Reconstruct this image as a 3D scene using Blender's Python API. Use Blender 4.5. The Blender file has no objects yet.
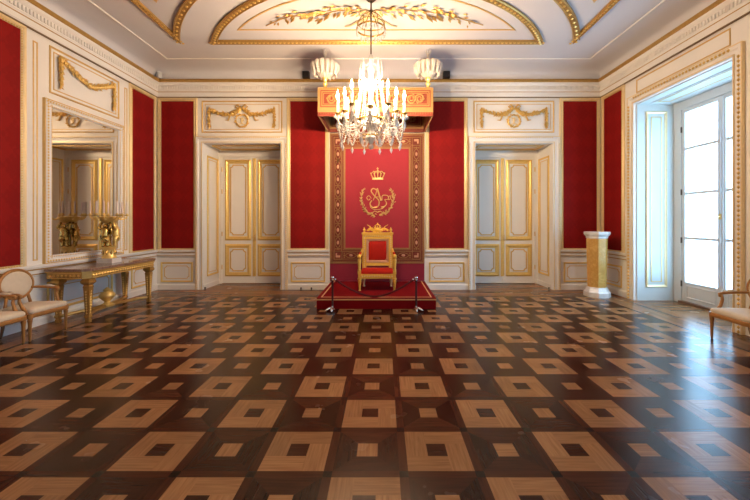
import bpy, bmesh, math, random
from mathutils import Vector, Matrix
PI = math.pi
rnd = random.Random(7)
SC = bpy.context.scene
COL = SC.collection

# ------------------------------------------------------------------ mesh builder
class MB:
    def __init__(self):
        self.v = []; self.f = []; self.fm = []
    def add(self, vs, fs, m=0):
        b = len(self.v)
        self.v += [tuple(p) for p in vs]
        for f in fs:
            self.f.append(tuple(b + i for i in f)); self.fm.append(m)
    def box(self, x0, x1, y0, y1, z0, z1, m=0):
        vs = [(x0,y0,z0),(x1,y0,z0),(x1,y1,z0),(x0,y1,z0),(x0,y0,z1),(x1,y0,z1),(x1,y1,z1),(x0,y1,z1)]
        self.add(vs, [(0,3,2,1),(4,5,6,7),(0,1,5,4),(1,2,6,5),(2,3,7,6),(3,0,4,7)], m)
    def rbox(self, x0, x1, y0, y1, z0, z1, r=.02, top=0.0, n=3):
        """box with rounded upper edge and soft crowned top"""
        cx, cy = (x0+x1)/2, (y0+y1)/2
        rings = [(0, z0)]
        for i in range(n+1):
            a = PI/2*i/n
            rings.append((r*(1-math.cos(a)), z1-r+r*math.sin(a)))
        def ring(ins, z):
            hx, hy = (x1-x0)/2-ins, (y1-y0)/2-ins
            rr = min(r*1.5, hx, hy); pts = []
            for sx, sy, a0 in ((1,1,0),(-1,1,PI/2),(-1,-1,PI),(1,-1,1.5*PI)):
                for k in range(4):
                    a = a0 + PI/2*k/3
                    pts.append((cx+sx*(hx-rr)+rr*math.cos(a), cy+sy*(hy-rr)+rr*math.sin(a), z))
            return pts
        vs = []; N = 16
        for ins, z in rings: vs += ring(ins, z)
        fs = []
        for k in range(len(rings)-1):
            for i in range(N):
                j = (i+1) % N
                fs.append((k*N+i, k*N+j, (k+1)*N+j, (k+1)*N+i))
        c = len(vs); vs.append((cx, cy, z1+top)); L = (len(rings)-1)*N
        for i in range(N): fs.append((L+i, L+(i+1) % N, c))
        fs.append(tuple(range(N-1, -1, -1)))
        self.add(vs, fs)
    def tube(self, pts, r, seg=6, closed=False, flat=None):
        pts = [Vector(p) for p in pts]; n = len(pts)
        rs = r if isinstance(r, (list, tuple)) else [r]*n
        T = []
        for i in range(n):
            if closed: t = pts[(i+1) % n]-pts[i-1]
            else: t = pts[min(i+1, n-1)]-pts[max(i-1, 0)]
            T.append(t.normalized() if t.length > 1e-9 else Vector((0,0,1)))
        u = T[0].orthogonal().normalized()
        if flat is not None:
            u = Vector(flat); u = (u - T[0]*u.dot(T[0])).normalized()
        vs = []; fs = []
        for i in range(n):
            u = u - T[i]*u.dot(T[i])
            u = u.normalized() if u.length > 1e-6 else T[i].orthogonal().normalized()
            w = T[i].cross(u)
            for k in range(seg):
                a = 2*PI*k/seg
                vs.append(pts[i] + (u*math.cos(a)+w*math.sin(a))*rs[i])
        m = n if closed else n-1
        for i in range(m):
            j = (i+1) % n
            for k in range(seg):
                l = (k+1) % seg
                fs.append((i*seg+k, i*seg+l, j*seg+l, j*seg+k))
        if not closed:
            fs.append(tuple(range(seg-1, -1, -1))); fs.append(tuple((n-1)*seg+k for k in range(seg)))
        self.add(vs, fs)
    def lathe(self, prof, o=(0,0,0), seg=16, rot=0.0, flute=0.0, nf=0, sx=1, sy=1):
        vs = []; fs = []; n = len(prof)
        for r, z in prof:
            for k in range(seg):
                a = rot+2*PI*k/seg
                rr = r*(1+flute*math.cos(nf*a)) if nf else r
                vs.append((o[0]+rr*math.cos(a)*sx, o[1]+rr*math.sin(a)*sy, o[2]+z))
        for i in range(n-1):
            for k in range(seg):
                l = (k+1) % seg
                fs.append((i*seg+k, i*seg+l, (i+1)*seg+l, (i+1)*seg+k))
        fs.append(tuple(range(seg-1, -1, -1))); fs.append(tuple((n-1)*seg+k for k in range(seg)))
        self.add(vs, fs)
    def ell(self, c, rx, ry=None, rz=None, seg=8, rings=5, M=None):
        ry = rx if ry is None else ry; rz = rx if rz is None else rz
        vs = [(0,0,-rz)]
        for i in range(1, rings):
            b = -PI/2+PI*i/rings
            for k in range(seg):
                a = 2*PI*k/seg
                vs.append((rx*math.cos(a)*math.cos(b), ry*math.sin(a)*math.cos(b), rz*math.sin(b)))
        vs.append((0,0,rz)); fs = []
        for k in range(seg): fs.append((0, 1+(k+1) % seg, 1+k))
        for i in range(rings-2):
            for k in range(seg):
                l = (k+1) % seg; a = 1+i*seg
                fs.append((a+k, a+l, a+seg+l, a+seg+k))
        a = 1+(rings-2)*seg
        for k in range(seg): fs.append((a+k, a+(k+1) % seg, len(vs)-1))
        c = Vector(c)
        vs = [c + (M @ Vector(p) if M is not None else Vector(p)) for p in vs]
        self.add(vs, fs)
    def octa(self, c, a, b, d):
        """octahedron with half axes given as vectors"""
        c = Vector(c); a = Vector(a); b = Vector(b); d = Vector(d)
        self.add([c+a, c-a, c+b, c-b, c+d, c-d], [(0,2,4),(2,1,4),(1,3,4),(3,0,4),(2,0,5),(1,2,5),(3,1,5),(0,3,5)])
    def prism(self, pl, poly, w0, w1):
        n = len(poly)
        vs = [pl(u, v, w0) for u, v in poly]+[pl(u, v, w1) for u, v in poly]
        fs = [tuple(range(n-1, -1, -1)), tuple(range(n, 2*n))]
        for i in range(n):
            j = (i+1) % n; fs.append((i, j, n+j, n+i))
        self.add(vs, fs)
    def slab(self, pl, u0, u1, v0, v1, w0, w1):
        self.prism(pl, [(u0,v0),(u1,v0),(u1,v1),(u0,v1)], w0, w1)
    def sweep(self, pl, pts, prof, closed=True):
        """prof: list of (distance to the left of the path, height off the plane)"""
        n = len(pts); P = [Vector(p) for p in pts]; vs = []; fs = []; m = len(prof)
        def nrm(a, b):
            d = (b-a); d = d.normalized(); return Vector((-d.y, d.x))
        for i in range(n):
            if closed: n1 = nrm(P[i-1], P[i]); n2 = nrm(P[i], P[(i+1) % n])
            else:
                n1 = nrm(P[i-1], P[i]) if i > 0 else nrm(P[i], P[i+1])
                n2 = nrm(P[i], P[i+1]) if i < n-1 else n1
            k = 1+n1.dot(n2); mv = (n1+n2)/max(k, .15)
            for d, w in prof:
                q = P[i]+mv*d; vs.append(pl(q.x, q.y, w))
        for i in range(n if closed else n-1):
            j = (i+1) % n
            for k in range(m-1):
                fs.append((i*m+k, j*m+k, j*m+k+1, i*m+k+1))
            fs.append((i*m+m-1, j*m+m-1, j*m, i*m))
        if not closed:
            fs.append(tuple(range(m))); fs.append(tuple((n-1)*m+k for k in range(m-1, -1, -1)))
        self.add(vs, fs)
    def beads(self, pl, pts, d, w, r, step, closed=True, rw=None):
        n = len(pts); P = [Vector(p) for p in pts]; rw = rw or r
        for i in range(n if closed else n-1):
            a, b = P[i], P[(i+1) % n]; L = (b-a).length
            t = (b-a).normalized(); nn = Vector((-t.y, t.x))
            k = max(1, int(L/step))
            for s in range(k):
                q = a+t*(L*(s+.5)/k)+nn*d
                c = Vector(pl(q.x, q.y, w))
                eu = Vector(pl(q.x+t.x, q.y+t.y, w))-c; ev = Vector(pl(q.x+nn.x, q.y+nn.y, w))-c
                ew = Vector(pl(q.x, q.y, w+1))-c
                self.octa(c, eu*r*1.15, ev*r, ew*rw)
    def build(self, name, mat, parent=None, smooth=False, angle=None):
        me = bpy.data.meshes.new(name)
        me.from_pydata(self.v, [], self.f)
        mats = mat if isinstance(mat, (list, tuple)) else [mat]
        for mm in mats: me.materials.append(mm)
        if len(mats) > 1: me.polygons.foreach_set('material_index', self.fm)
        bm = bmesh.new(); bm.from_mesh(me)
        bmesh.ops.recalc_face_normals(bm, faces=bm.faces[:])
        bm.to_mesh(me); bm.free()
        if smooth:
            me.polygons.foreach_set('use_smooth', [True]*len(me.polygons))
            if angle: me.set_sharp_from_angle(angle=math.radians(angle))
        me.update()
        o = bpy.data.objects.new(name, me); COL.objects.link(o)
        if parent is not None: o.parent = parent
        return o

def tag(o, label=None, cat=None, group=None, kind=None):
    if label: o['label'] = label
    if cat: o['category'] = cat
    if group: o['group'] = group
    if kind: o['kind'] = kind
    return o
def thing(name, label, cat, loc=(0,0,0), rz=0, group=None):
    o = bpy.data.objects.new(name, None); COL.objects.link(o)
    o.location = loc; o.rotation_euler = (0,0,rz); o.empty_display_size = .1
    return tag(o, label, cat, group)
def struct(name, mb, mat, label=None, cat=None, smooth=False, angle=None):
    o = mb.build(name, mat, None, smooth, angle)
    return tag(o, label, cat, None, 'structure')
def copy_tree(o, parent=None):
    c = o.copy(); COL.objects.link(c)
    if parent is not None: c.parent = parent
    for ch in list(o.children): copy_tree(ch, c)
    return c

# ------------------------------------------------------------------ materials
def nm(name):
    m = bpy.data.materials.new(name); m.use_nodes = True
    nt = m.node_tree; b = nt.nodes['Principled BSDF']; return m, nt, b
def N(nt, t, **k):
    n = nt.nodes.new(t)
    for a, v in k.items(): setattr(n, a, v)
    return n
def simple(name, col, rough=.5, metal=0., spec=None, noise=0., nscale=8., bump=0., sheen=0.):
    m, nt, b = nm(name)
    b.inputs['Base Color'].default_value = (*col, 1); b.inputs['Roughness'].default_value = rough
    b.inputs['Metallic'].default_value = metal
    if spec is not None: b.inputs['Specular IOR Level'].default_value = spec
    if sheen: b.inputs['Sheen Weight'].default_value = sheen
    tc = N(nt, 'ShaderNodeTexCoord'); no = N(nt, 'ShaderNodeTexNoise')
    no.inputs['Scale'].default_value = nscale; no.inputs['Detail'].default_value = 5
    nt.links.new(tc.outputs['Object'], no.inputs['Vector'])
    if noise:
        mx = N(nt, 'ShaderNodeMix', data_type='RGBA')
        mx.inputs['A'].default_value = (*[c*(1-noise) for c in col], 1)
        mx.inputs['B'].default_value = (*[min(1, c*(1+noise)) for c in col], 1)
        nt.links.new(no.outputs['Fac'], mx.inputs['Factor']); nt.links.new(mx.outputs['Result'], b.inputs['Base Color'])
    if bump:
        bp = N(nt, 'ShaderNodeBump'); bp.inputs['Strength'].default_value = bump; bp.inputs['Distance'].default_value = .02
        nt.links.new(no.outputs['Fac'], bp.inputs['Height']); nt.links.new(bp.outputs['Normal'], b.inputs['Normal'])
    return m

def ramp(nt, src, stops):
    r = N(nt, 'ShaderNodeValToRGB'); e = r.color_ramp.elements
    while len(e) < len(stops): e.new(.5)
    for k, (p, c) in enumerate(stops): e[k].position = p; e[k].color = (*c, 1)
    nt.links.new(src, r.inputs['Fac']); return r

def wood(name, c0, c1, axis, rough=.24):
    """parquet board: grain runs along the given axis, tone per board from the face attribute"""
    m, nt, b = nm(name)
    tc = N(nt, 'ShaderNodeTexCoord'); mp = N(nt, 'ShaderNodeMapping')
    mp.inputs['Scale'].default_value = (2.2, 38, 1) if axis == 'x' else (38, 2.2, 1)
    no = N(nt, 'ShaderNodeTexNoise'); no.inputs['Scale'].default_value = 1.6; no.inputs['Detail'].default_value = 6
    no.inputs['Distortion'].default_value = .15
    nt.links.new(tc.outputs['Object'], mp.inputs['Vector']); nt.links.new(mp.outputs['Vector'], no.inputs['Vector'])
    r = ramp(nt, no.outputs['Fac'], [(.3, c0), (.7, c1)])
    at = N(nt, 'ShaderNodeAttribute'); at.attribute_name = 'tone'
    mx = N(nt, 'ShaderNodeMix', data_type='RGBA', blend_type='MULTIPLY'); mx.inputs['Factor'].default_value = 1
    nt.links.new(r.outputs['Color'], mx.inputs['A']); nt.links.new(at.outputs['Color'], mx.inputs['B'])
    nt.links.new(mx.outputs['Result'], b.inputs['Base Color'])
    n2 = N(nt, 'ShaderNodeTexNoise'); n2.inputs['Scale'].default_value = 2.5; n2.inputs['Detail'].default_value = 3
    nt.links.new(tc.outputs['Object'], n2.inputs['Vector'])
    mr = N(nt, 'ShaderNodeMapRange'); mr.inputs['To Min'].default_value = rough-.06; mr.inputs['To Max'].default_value = rough+.08
    nt.links.new(n2.outputs['Fac'], mr.inputs['Value']); nt.links.new(mr.outputs['Result'], b.inputs['Roughness'])
    bp = N(nt, 'ShaderNodeBump'); bp.inputs['Strength'].default_value = .03; bp.inputs['Distance'].default_value = .002
    nt.links.new(no.outputs['Fac'], bp.inputs['Height']); nt.links.new(bp.outputs['Normal'], b.inputs['Normal'])
    b.inputs['Specular IOR Level'].default_value = .17
    return m

def damask(name, c0, c1, pu=.34, pv=.46, rough=.75):
    """woven silk with a repeating tone-on-tone ogee figure"""
    m, nt, b = nm(name)
    tc = N(nt, 'ShaderNodeTexCoord'); sp = N(nt, 'ShaderNodeSeparateXYZ'); nt.links.new(tc.outputs['Object'], sp.inputs[0])
    def mth(op, a, bb=None):
        n = N(nt, 'ShaderNodeMath', operation=op)
        for i, q in enumerate((a, bb)):
            if q is None: continue
            if isinstance(q, (int, float)): n.inputs[i].default_value = q
            else: nt.links.new(q, n.inputs[i])
        return n.outputs[0]
    u = mth('ADD', sp.outputs['X'], sp.outputs['Y'])
    su = mth('COSINE', mth('MULTIPLY', u, 2*PI/pu)); sv = mth('COSINE', mth('MULTIPLY', sp.outputs['Z'], 2*PI/pv))
    s2 = mth('COSINE', mth('MULTIPLY', u, 6*PI/pu)); s3 = mth('COSINE', mth('MULTIPLY', sp.outputs['Z'], 6*PI/pv))
    k = mth('ADD', mth('ADD', su, sv), mth('MULTIPLY', mth('MULTIPLY', s2, s3), .9))
    no = N(nt, 'ShaderNodeTexNoise'); no.inputs['Scale'].default_value = 26; nt.links.new(tc.outputs['Object'], no.inputs['Vector'])
    k = mth('ADD', k, mth('MULTIPLY', mth('SUBTRACT', no.outputs['Fac'], .5), 2.2))
    mr = N(nt, 'ShaderNodeMapRange'); mr.inputs['From Min'].default_value = -.25; mr.inputs['From Max'].default_value = .35
    nt.links.new(k, mr.inputs['Value'])
    mx = N(nt, 'ShaderNodeMix', data_type='RGBA'); mx.inputs['A'].default_value = (*c0, 1); mx.inputs['B'].default_value = (*c1, 1)
    nt.links.new(mr.outputs['Result'], mx.inputs['Factor']); nt.links.new(mx.outputs['Result'], b.inputs['Base Color'])
    b.inputs['Roughness'].default_value = rough; b.inputs['Specular IOR Level'].default_value = .2
    return m

def marble(name, c0, c1, scale=3., rough=.15):
    m, nt, b = nm(name)
    tc = N(nt, 'ShaderNodeTexCoord'); no = N(nt, 'ShaderNodeTexNoise'); no.inputs['Scale'].default_value = scale
    no.inputs['Detail'].default_value = 8; no.inputs['Distortion'].default_value = 2.2
    nt.links.new(tc.outputs['Object'], no.inputs['Vector'])
    r = ramp(nt, no.outputs['Fac'], [(.35, c0), (.55, c1), (.75, c0)])
    nt.links.new(r.outputs['Color'], b.inputs['Base Color']); b.inputs['Roughness'].default_value = rough
    return m

def emis(name, col, s):
    m, nt, b = nm(name)
    b.inputs['Base Color'].default_value = (*col, 1)
    b.inputs['Emission Color'].default_value = (*col, 1); b.inputs['Emission Strength'].default_value = s
    return m

M = {}
M['white'] = simple('painted_wood_white', (.87,.845,.795), .45, noise=.03, nscale=3)
M['plaster'] = simple('ceiling_plaster', (.66,.65,.675), .8, noise=.02, nscale=2)
M['gold'] = simple('gilding', (.93,.62,.20), .34, metal=.45, noise=.18, nscale=30, bump=.15)
M['goldflat'] = simple('gold_leaf_paint', (.74,.49,.17), .42, metal=.35, noise=.12, nscale=20)
M['goldpale'] = simple('pale_gilding', (.84,.66,.36), .42, metal=.35, noise=.1, nscale=20)
M['olddgold'] = simple('antique_gilding', (.52,.31,.085), .38, metal=.6, noise=.25, nscale=24, bump=.2)
M['bronze'] = simple('dark_gilt_bronze', (.55,.36,.10), .26, metal=.9, noise=.35, nscale=16, bump=.25)
M['red'] = damask('red_silk_damask', (.235,.0048,.0042), (.262,.006,.005))
M['tapestry'] = simple('crimson_velvet', (.33,.012,.026), .8, noise=.08, nscale=14, sheen=.25)
M['drape'] = simple('dark_crimson_velvet', (.26,.008,.028), .85, noise=.1, nscale=14, sheen=.2)
M['bordeaux'] = simple('red_brown_brocade', (.18,.027,.012), .75, noise=.15, nscale=25)
M['brocade'] = simple('gold_brocade', (.33,.17,.055), .65, metal=.15, noise=.15, nscale=40)
M['thread'] = simple('gold_thread', (.66,.45,.16), .45, metal=.4, noise=.1, nscale=40)
M['rosethread'] = simple('pink_gold_thread', (.62,.32,.19), .5, metal=.2, noise=.1, nscale=40)
M['carpet'] = simple('red_carpet', (.22,.004,.007), .95, noise=.12, nscale=60, bump=.3, spec=.1)
M['braid'] = simple('gold_braid', (.78,.47,.20), .6, noise=.15, nscale=60)
M['throne_red'] = simple('throne_velvet', (.46,.018,.010), .8, noise=.1, nscale=20, spec=.15)
M['cream'] = simple('cream_silk', (.70,.60,.45), .6, noise=.08, nscale=22, sheen=.15)
M['chairwood'] = simple('gilded_walnut', (.44,.21,.06), .35, metal=.25, noise=.25, nscale=18)
M['legwood'] = simple('dark_walnut', (.16,.085,.04), .45, noise=.2, nscale=18)
M['marblew'] = marble('white_marble', (.80,.78,.74), (.70,.68,.66), 4, .2)
M['sienna'] = marble('sienna_marble', (.74,.45,.13), (.62,.34,.08), 5, .2)
M['tabletop'] = marble('brown_marble', (.20,.105,.07), (.30,.19,.14), 9, .1)
M['velvetrope'] = simple('dark_red_rope', (.10,.006,.010), .9, noise=.2, nscale=60)
M['polered'] = simple('dark_pole_velvet', (.05,.006,.008), .7)
M['chrome'] = simple('polished_steel', (.82,.82,.83), .12, metal=1)
M['black'] = simple('black_plastic', (.012,.012,.013), .5)
M['greyplastic'] = simple('white_plastic', (.62,.62,.60), .5)
M['feather'] = simple('ostrich_feather', (.56,.51,.46), .9, noise=.12, nscale=50)
M['candle'] = simple('wax_candle', (.84,.70,.62), .5)
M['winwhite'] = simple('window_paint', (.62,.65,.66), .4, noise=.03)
M['dimmed_reveal'] = simple('reveal_white_dimmed', (.60,.615,.585), .5, noise=.03)  # embrasure white toned down in its colour to hold back the window glare
M['iron'] = simple('dark_iron', (.08,.06,.045), .45, metal=.8)
M['brass'] = simple('brass', (.80,.55,.22), .3, metal=.9)
M['shadowline'] = simple('painted_shadow_line', (.20,.13,.06), .5, noise=.1)  # dark colour for the painted-in shadow line of the cornice
M['thronegold'] = simple('throne_gilding', (.90,.53,.085), .36, metal=.3, noise=.15, nscale=30, bump=.15)
M['garland'] = simple('carved_gilt_wood', (.74,.47,.13), .38, metal=.4, noise=.25, nscale=24, bump=.2)
M['bulb'] = emis('lit_flame_bulb', (1.0,.71,.44), 740)
M['wickholder'] = simple('candle_sleeve', (.92,.86,.74), .4)
# crystal
m, nt, b = nm('lead_crystal')
b.inputs['Base Color'].default_value = (1,.97,.92,1); b.inputs['Roughness'].default_value = .12
b.inputs['Transmission Weight'].default_value = .5; b.inputs['IOR'].default_value = 1.5
M['crystal'] = m
# mirror
m, nt, b = nm('mirror_silver')
b.inputs['Base Color'].default_value = (.80,.78,.74,1); b.inputs['Metallic'].default_value = 1; b.inputs['Roughness'].default_value = .02
M['mirror'] = m
# thin window glass
m, nt, b = nm('window_glass')
out = nt.nodes['Material Output']
tr = N(nt, 'ShaderNodeBsdfTransparent'); tr.inputs['Color'].default_value = (.95,.98,.98,1)
gl = N(nt, 'ShaderNodeBsdfGlossy'); gl.inputs['Roughness'].default_value = .01
mx = N(nt, 'ShaderNodeMixShader')
mx.inputs[0].default_value = .05; nt.links.new(tr.outputs[0], mx.inputs[1]); nt.links.new(gl.outputs[0], mx.inputs[2])
nt.links.new(mx.outputs[0], out.inputs['Surface'])
M['glass'] = m
# ------------------------------------------------------------------ measures (metres)
F = 358.0; H = 1.7; PX, PY = 384.0, 221.0
YB, XL, XR, YF = 8.885, -5.635, 5.385, -2.6
S = F/YB
ZC = 5.446; XC = -.15
def BX(px): return (px-PX)/S
def BZ(py): return H-(py-PY)/S
def LY(px): return F*(-XL)/(PX-px)
def RY(px): return F*XR/(px-PX)
PB = lambda u, v, w: (u, YB-w, v)
PLW = lambda u, v, w: (XL+w, u, v)
PR = lambda u, v, w: (XR-w, u, v)
PC = lambda u, v, w: (u, v, ZC-w)
FL = lambda u, v, w: (u, v, w)
def rect(u0, u1, v0, v1): return [(u0,v0),(u1,v0),(u1,v1),(u0,v1)]
def notch(u0, u1, v0, v1, c):
    P = []
    for (cx, cy, a0) in ((u0,v0,PI/2),(u1,v0,PI),(u1,v1,1.5*PI),(u0,v1,0)):
        for k in range(4):
            a = a0 - PI/2*k/3
            P.append((cx+c*math.cos(a), cy+c*math.sin(a)))
    return P
def arcpts(cx, cy, r, a0, a1, n): return [(cx+r*math.cos(a0+(a1-a0)*i/n), cy+r*math.sin(a0+(a1-a0)*i/n)) for i in range(n+1)]
DC = (-3.52, 3.22); DH = .96; DT = 3.62            # door niches
NY = 9.77
W1 = (5.508, 7.68); W2 = (-2.35, -.18); WT = 4.21; WX = 6.2   # window embrasures; the second unseen, added for daylight

# ------------------------------------------------------------------ floor: parquet laid piece by piece
PP = .5134; GX = .134; GY = 2.404; SW = .060
def make_floor():
    V = []; Fc = []; MI = []; TN = []
    def q(pts, m, t):
        b = len(V); V.extend([(x, y, 0) for x, y in pts]); Fc.append(tuple(range(b, b+len(pts)))); MI.append(m); TN.append(t)
    t = lambda a=.85, b=1.12: rnd.uniform(a, b)
    ix0, ix1, iy0, iy1 = -10, 9, -9, 11
    s = SW/2
    for i in range(ix0, ix1+1):
        for j in range(iy0, iy1+1):
            x = GX+i*PP; y = GY+j*PP
            q([(x-s,y-s),(x+s,y-s),(x+s,y+s),(x-s,y+s)], 4, t())
            if i < ix1: q([(x+s,y-s),(x+PP-s,y-s),(x+PP-s,y+s),(x+s,y+s)], 5, t())
            if j < iy1: q([(x-s,y+s),(x+s,y+s),(x+s,y+PP-s),(x-s,y+PP-s)], 6, t())
            if i < ix1 and j < iy1:
                x0, x1, y0, y1 = x+s, x+PP-s, y+s, y+PP-s; L = x1-x0; cx, cy = (x0+x1)/2, (y0+y1)/2
                if (i+j) % 2 == 0:                       # pale tile, four pinwheel boards, dark heart
                    h = L*.158; a0, a1, b0, b1 = cx-h, cx+h, cy-h, cy+h
                    q([(x0,y0),(a1,y0),(a1,b0),(x0,b0)], 0, t()); q([(a1,y0),(x1,y0),(x1,b1),(a1,b1)], 1, t())
                    q([(a0,b1),(x1,b1),(x1,y1),(a0,y1)], 0, t()); q([(x0,b0),(a0,b0),(a0,y1),(x0,y1)], 1, t())
                    q([(a0,b0),(a1,b0),(a1,b1),(a0,b1)], 2, t(1.0, 1.5))
                else:                                    # dark mitred tile, pale heart
                    h = L*.165; a0, a1, b0, b1 = cx-h, cx+h, cy-h, cy+h
                    q([(x0,y0),(x1,y0),(a1,b0),(a0,b0)], 2, t(1.1,2.1)); q([(x1,y0),(x1,y1),(a1,b1),(a1,b0)], 3, t(.7,1.2))
                    q([(x1,y1),(x0,y1),(a0,b1),(a1,b1)], 2, t(1.1,2.1)); q([(x0,y1),(x0,y0),(a0,b0),(a0,b1)], 3, t(.7,1.2))
                    q([(a0,b0),(a1,b0),(a1,b1),(a0,b1)], rnd.choice((0,1)), t())
    gx0, gx1, gy0, gy1 = GX+ix0*PP-s, GX+ix1*PP+s, GY+iy0*PP-s, GY+iy1*PP+s
    def planks(x0, x1, y0, y1, along):
        w = .11
        if along == 'x':
            n = max(1, round((y1-y0)/w))
            for k in range(n):
                xx = x0
                while xx < x1-1e-6:
                    e = min(x1, xx+rnd.uniform(.5, 1.1)); e = x1 if x1-e < .2 else e
                    q([(xx,y0+(y1-y0)*k/n),(e,y0+(y1-y0)*k/n),(e,y0+(y1-y0)*(k+1)/n),(xx,y0+(y1-y0)*(k+1)/n)], 7, t(.55,1.2)); xx = e
        else:
            n = max(1, round((x1-x0)/w))
            for k in range(n):
                yy = y0
                while yy < y1-1e-6:
                    e = min(y1, yy+rnd.uniform(.5, 1.1)); e = y1 if y1-e < .2 else e
                    a, bq = x0+(x1-x0)*k/n, x0+(x1-x0)*(k+1)/n
                    q([(a,yy),(bq,yy),(bq,e),(a,e)], 8, t(.55,1.2)); yy = e
    planks(XL-.05, XR+.05, gy1, YB, 'x'); planks(XL-.05, XR+.05, YF-.05, gy0, 'x')
    planks(XL-.05, gx0, gy0, gy1, 'y'); planks(gx1, XR+.05, gy0, gy1, 'y')
    for c in DC: planks(c-DH-.05, c+DH+.05, YB, NY+.1, 'x')
    for a, b_ in (W1, W2): planks(XR+.05, 6.4, a-.05, b_+.05, 'x')
    me = bpy.data.meshes.new('floor'); me.from_pydata(V, [], Fc)
    pale0, pale1 = (.235,.112,.046), (.35,.182,.080); d0, d1 = (.02,.0065,.003), (.04,.013,.006)
    for n, c0, c1, ax in (('pale_oak_x',pale0,pale1,'x'),('pale_oak_y',pale0,pale1,'y'),('dark_walnut_x',d0,d1,'x'),('dark_walnut_y',d0,d1,'y'),
                          ('ebony_block',(.006,.004,.003),(.012,.007,.005),'x'),('mahogany_x',(.038,.011,.005),(.062,.019,.008),'x'),('mahogany_y',(.038,.011,.005),(.062,.019,.008),'y'),
                          ('border_x',(.20,.09,.038),(.30,.145,.062),'x'),('border_y',(.20,.09,.038),(.30,.145,.062),'y')):
        me.materials.append(wood(n, c0, c1, ax))
    me.polygons.foreach_set('material_index', MI)
    at = me.attributes.new('tone', 'FLOAT', 'FACE'); at.data.foreach_set('value', TN)
    me.update()
    o = bpy.data.objects.new('floor', me); COL.objects.link(o)
    tag(o, 'inlaid parquet floor of pale and dark squares', 'floor', None, 'structure')
make_floor()

# ------------------------------------------------------------------ ceiling
mb = MB(); mb.box(XL-.2, XR+.2, YF-.2, YB+.2, ZC, ZC+.2)
room = rect(XL, XR, YF, YB)
mb.sweep(FL, room, [(.0,5.15),(.015,5.22),(.06,5.305),(.14,5.365),(.25,5.405),(.42,5.434),(.632,ZC),(.632,ZC+.1),(0,ZC+.1)])
ceil = struct('ceiling', mb, M['plaster'], 'white plaster ceiling with cove and gilded fields', 'ceiling', True, 30)
mb = MB(); mb.sweep(FL, room, [(.615,ZC),(.615,ZC-.008),(.625,ZC-.018),(.64,ZC-.018),(.65,ZC-.008),(.65,ZC)]); mb.build('fillet_line', M['white'], ceil)

def gilt_band(pts, name, closed=True, wd=.13):
    """gilded ceiling moulding: dark flanks, bright beaded middle"""
    mb = MB(); mb.sweep(PC, pts, [(0,0),(0,.03),(.015,.045),(.03,.03),(wd-.03,.03),(wd-.015,.05),(wd,.035),(wd,0)], closed)
    o = mb.build(name, M['olddgold'], ceil)
    mb = MB(); mb.beads(PC, pts, wd*.52, .035, .034, .085, closed, .022); mb.build('leaf_course', M['gold'], o)
# lunette: straight bar towards the throne wall, arc towards the room
LC = (XC, 9.44)
def lun(R, yb):
    k = LC[1]-yb; a = math.acos(k/R)
    return [(LC[0]+R*math.sin(t), LC[1]-R*math.cos(t)) for t in [a-2*a*i/40 for i in range(41)]]
P = lun(4.0, 7.53)          # runs right end -> apex -> left end
gilt_band(P[::-1], 'lunette_moulding')
tl = lun(3.65, 7.02)
mb = MB(); mb.sweep(PC, tl[::-1], [(0,0),(0,.012),(.028,.012),(.028,0)]); mb.build('thin_lunette_line', M['goldflat'], ceil)
for sgn, nme in ((-1,'l'),(1,'r')):
    R = 4.54; xs = 4.12
    a = math.asin(xs/R); y0 = LC[1]-R*math.cos(a); a2 = math.acos((LC[1]-5.05)/R)
    arc = [(LC[0]+sgn*R*math.sin(a+(a2-a)*i/24), LC[1]-R*math.cos(a+(a2-a)*i/24)) for i in range(25)]
    pts = arc+[(XC+sgn*xs, 5.05)]
    area = sum(pts[i][0]*pts[(i+1) % len(pts)][1]-pts[(i+1) % len(pts)][0]*pts[i][1] for i in range(len(pts)))
    if area < 0: pts = pts[::-1]
    gilt_band(pts, 'spandrel_moulding')
    R2 = 5.0; xs2 = 3.74; a = math.asin(xs2/R2); a2 = math.acos((LC[1]-5.2)/R2)
    if a2 < a:
        arc = [(LC[0]+sgn*R2*math.sin(a+(a2-a)*i/12), LC[1]-R2*math.cos(a+(a2-a)*i/12)) for i in range(13)]
        pts = arc+[(XC+sgn*xs2, 5.2)]
        area = sum(pts[i][0]*pts[(i+1) % len(pts)][1]-pts[(i+1) % len(pts)][0]*pts[i][1] for i in range(len(pts)))
        if area < 0: pts = pts[::-1]
        mb = MB(); mb.sweep(PC, pts, [(0,0),(0,.02),(.05,.02),(.05,0)]); mb.build('thin_spandrel_line', M['goldflat'], ceil)

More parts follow.
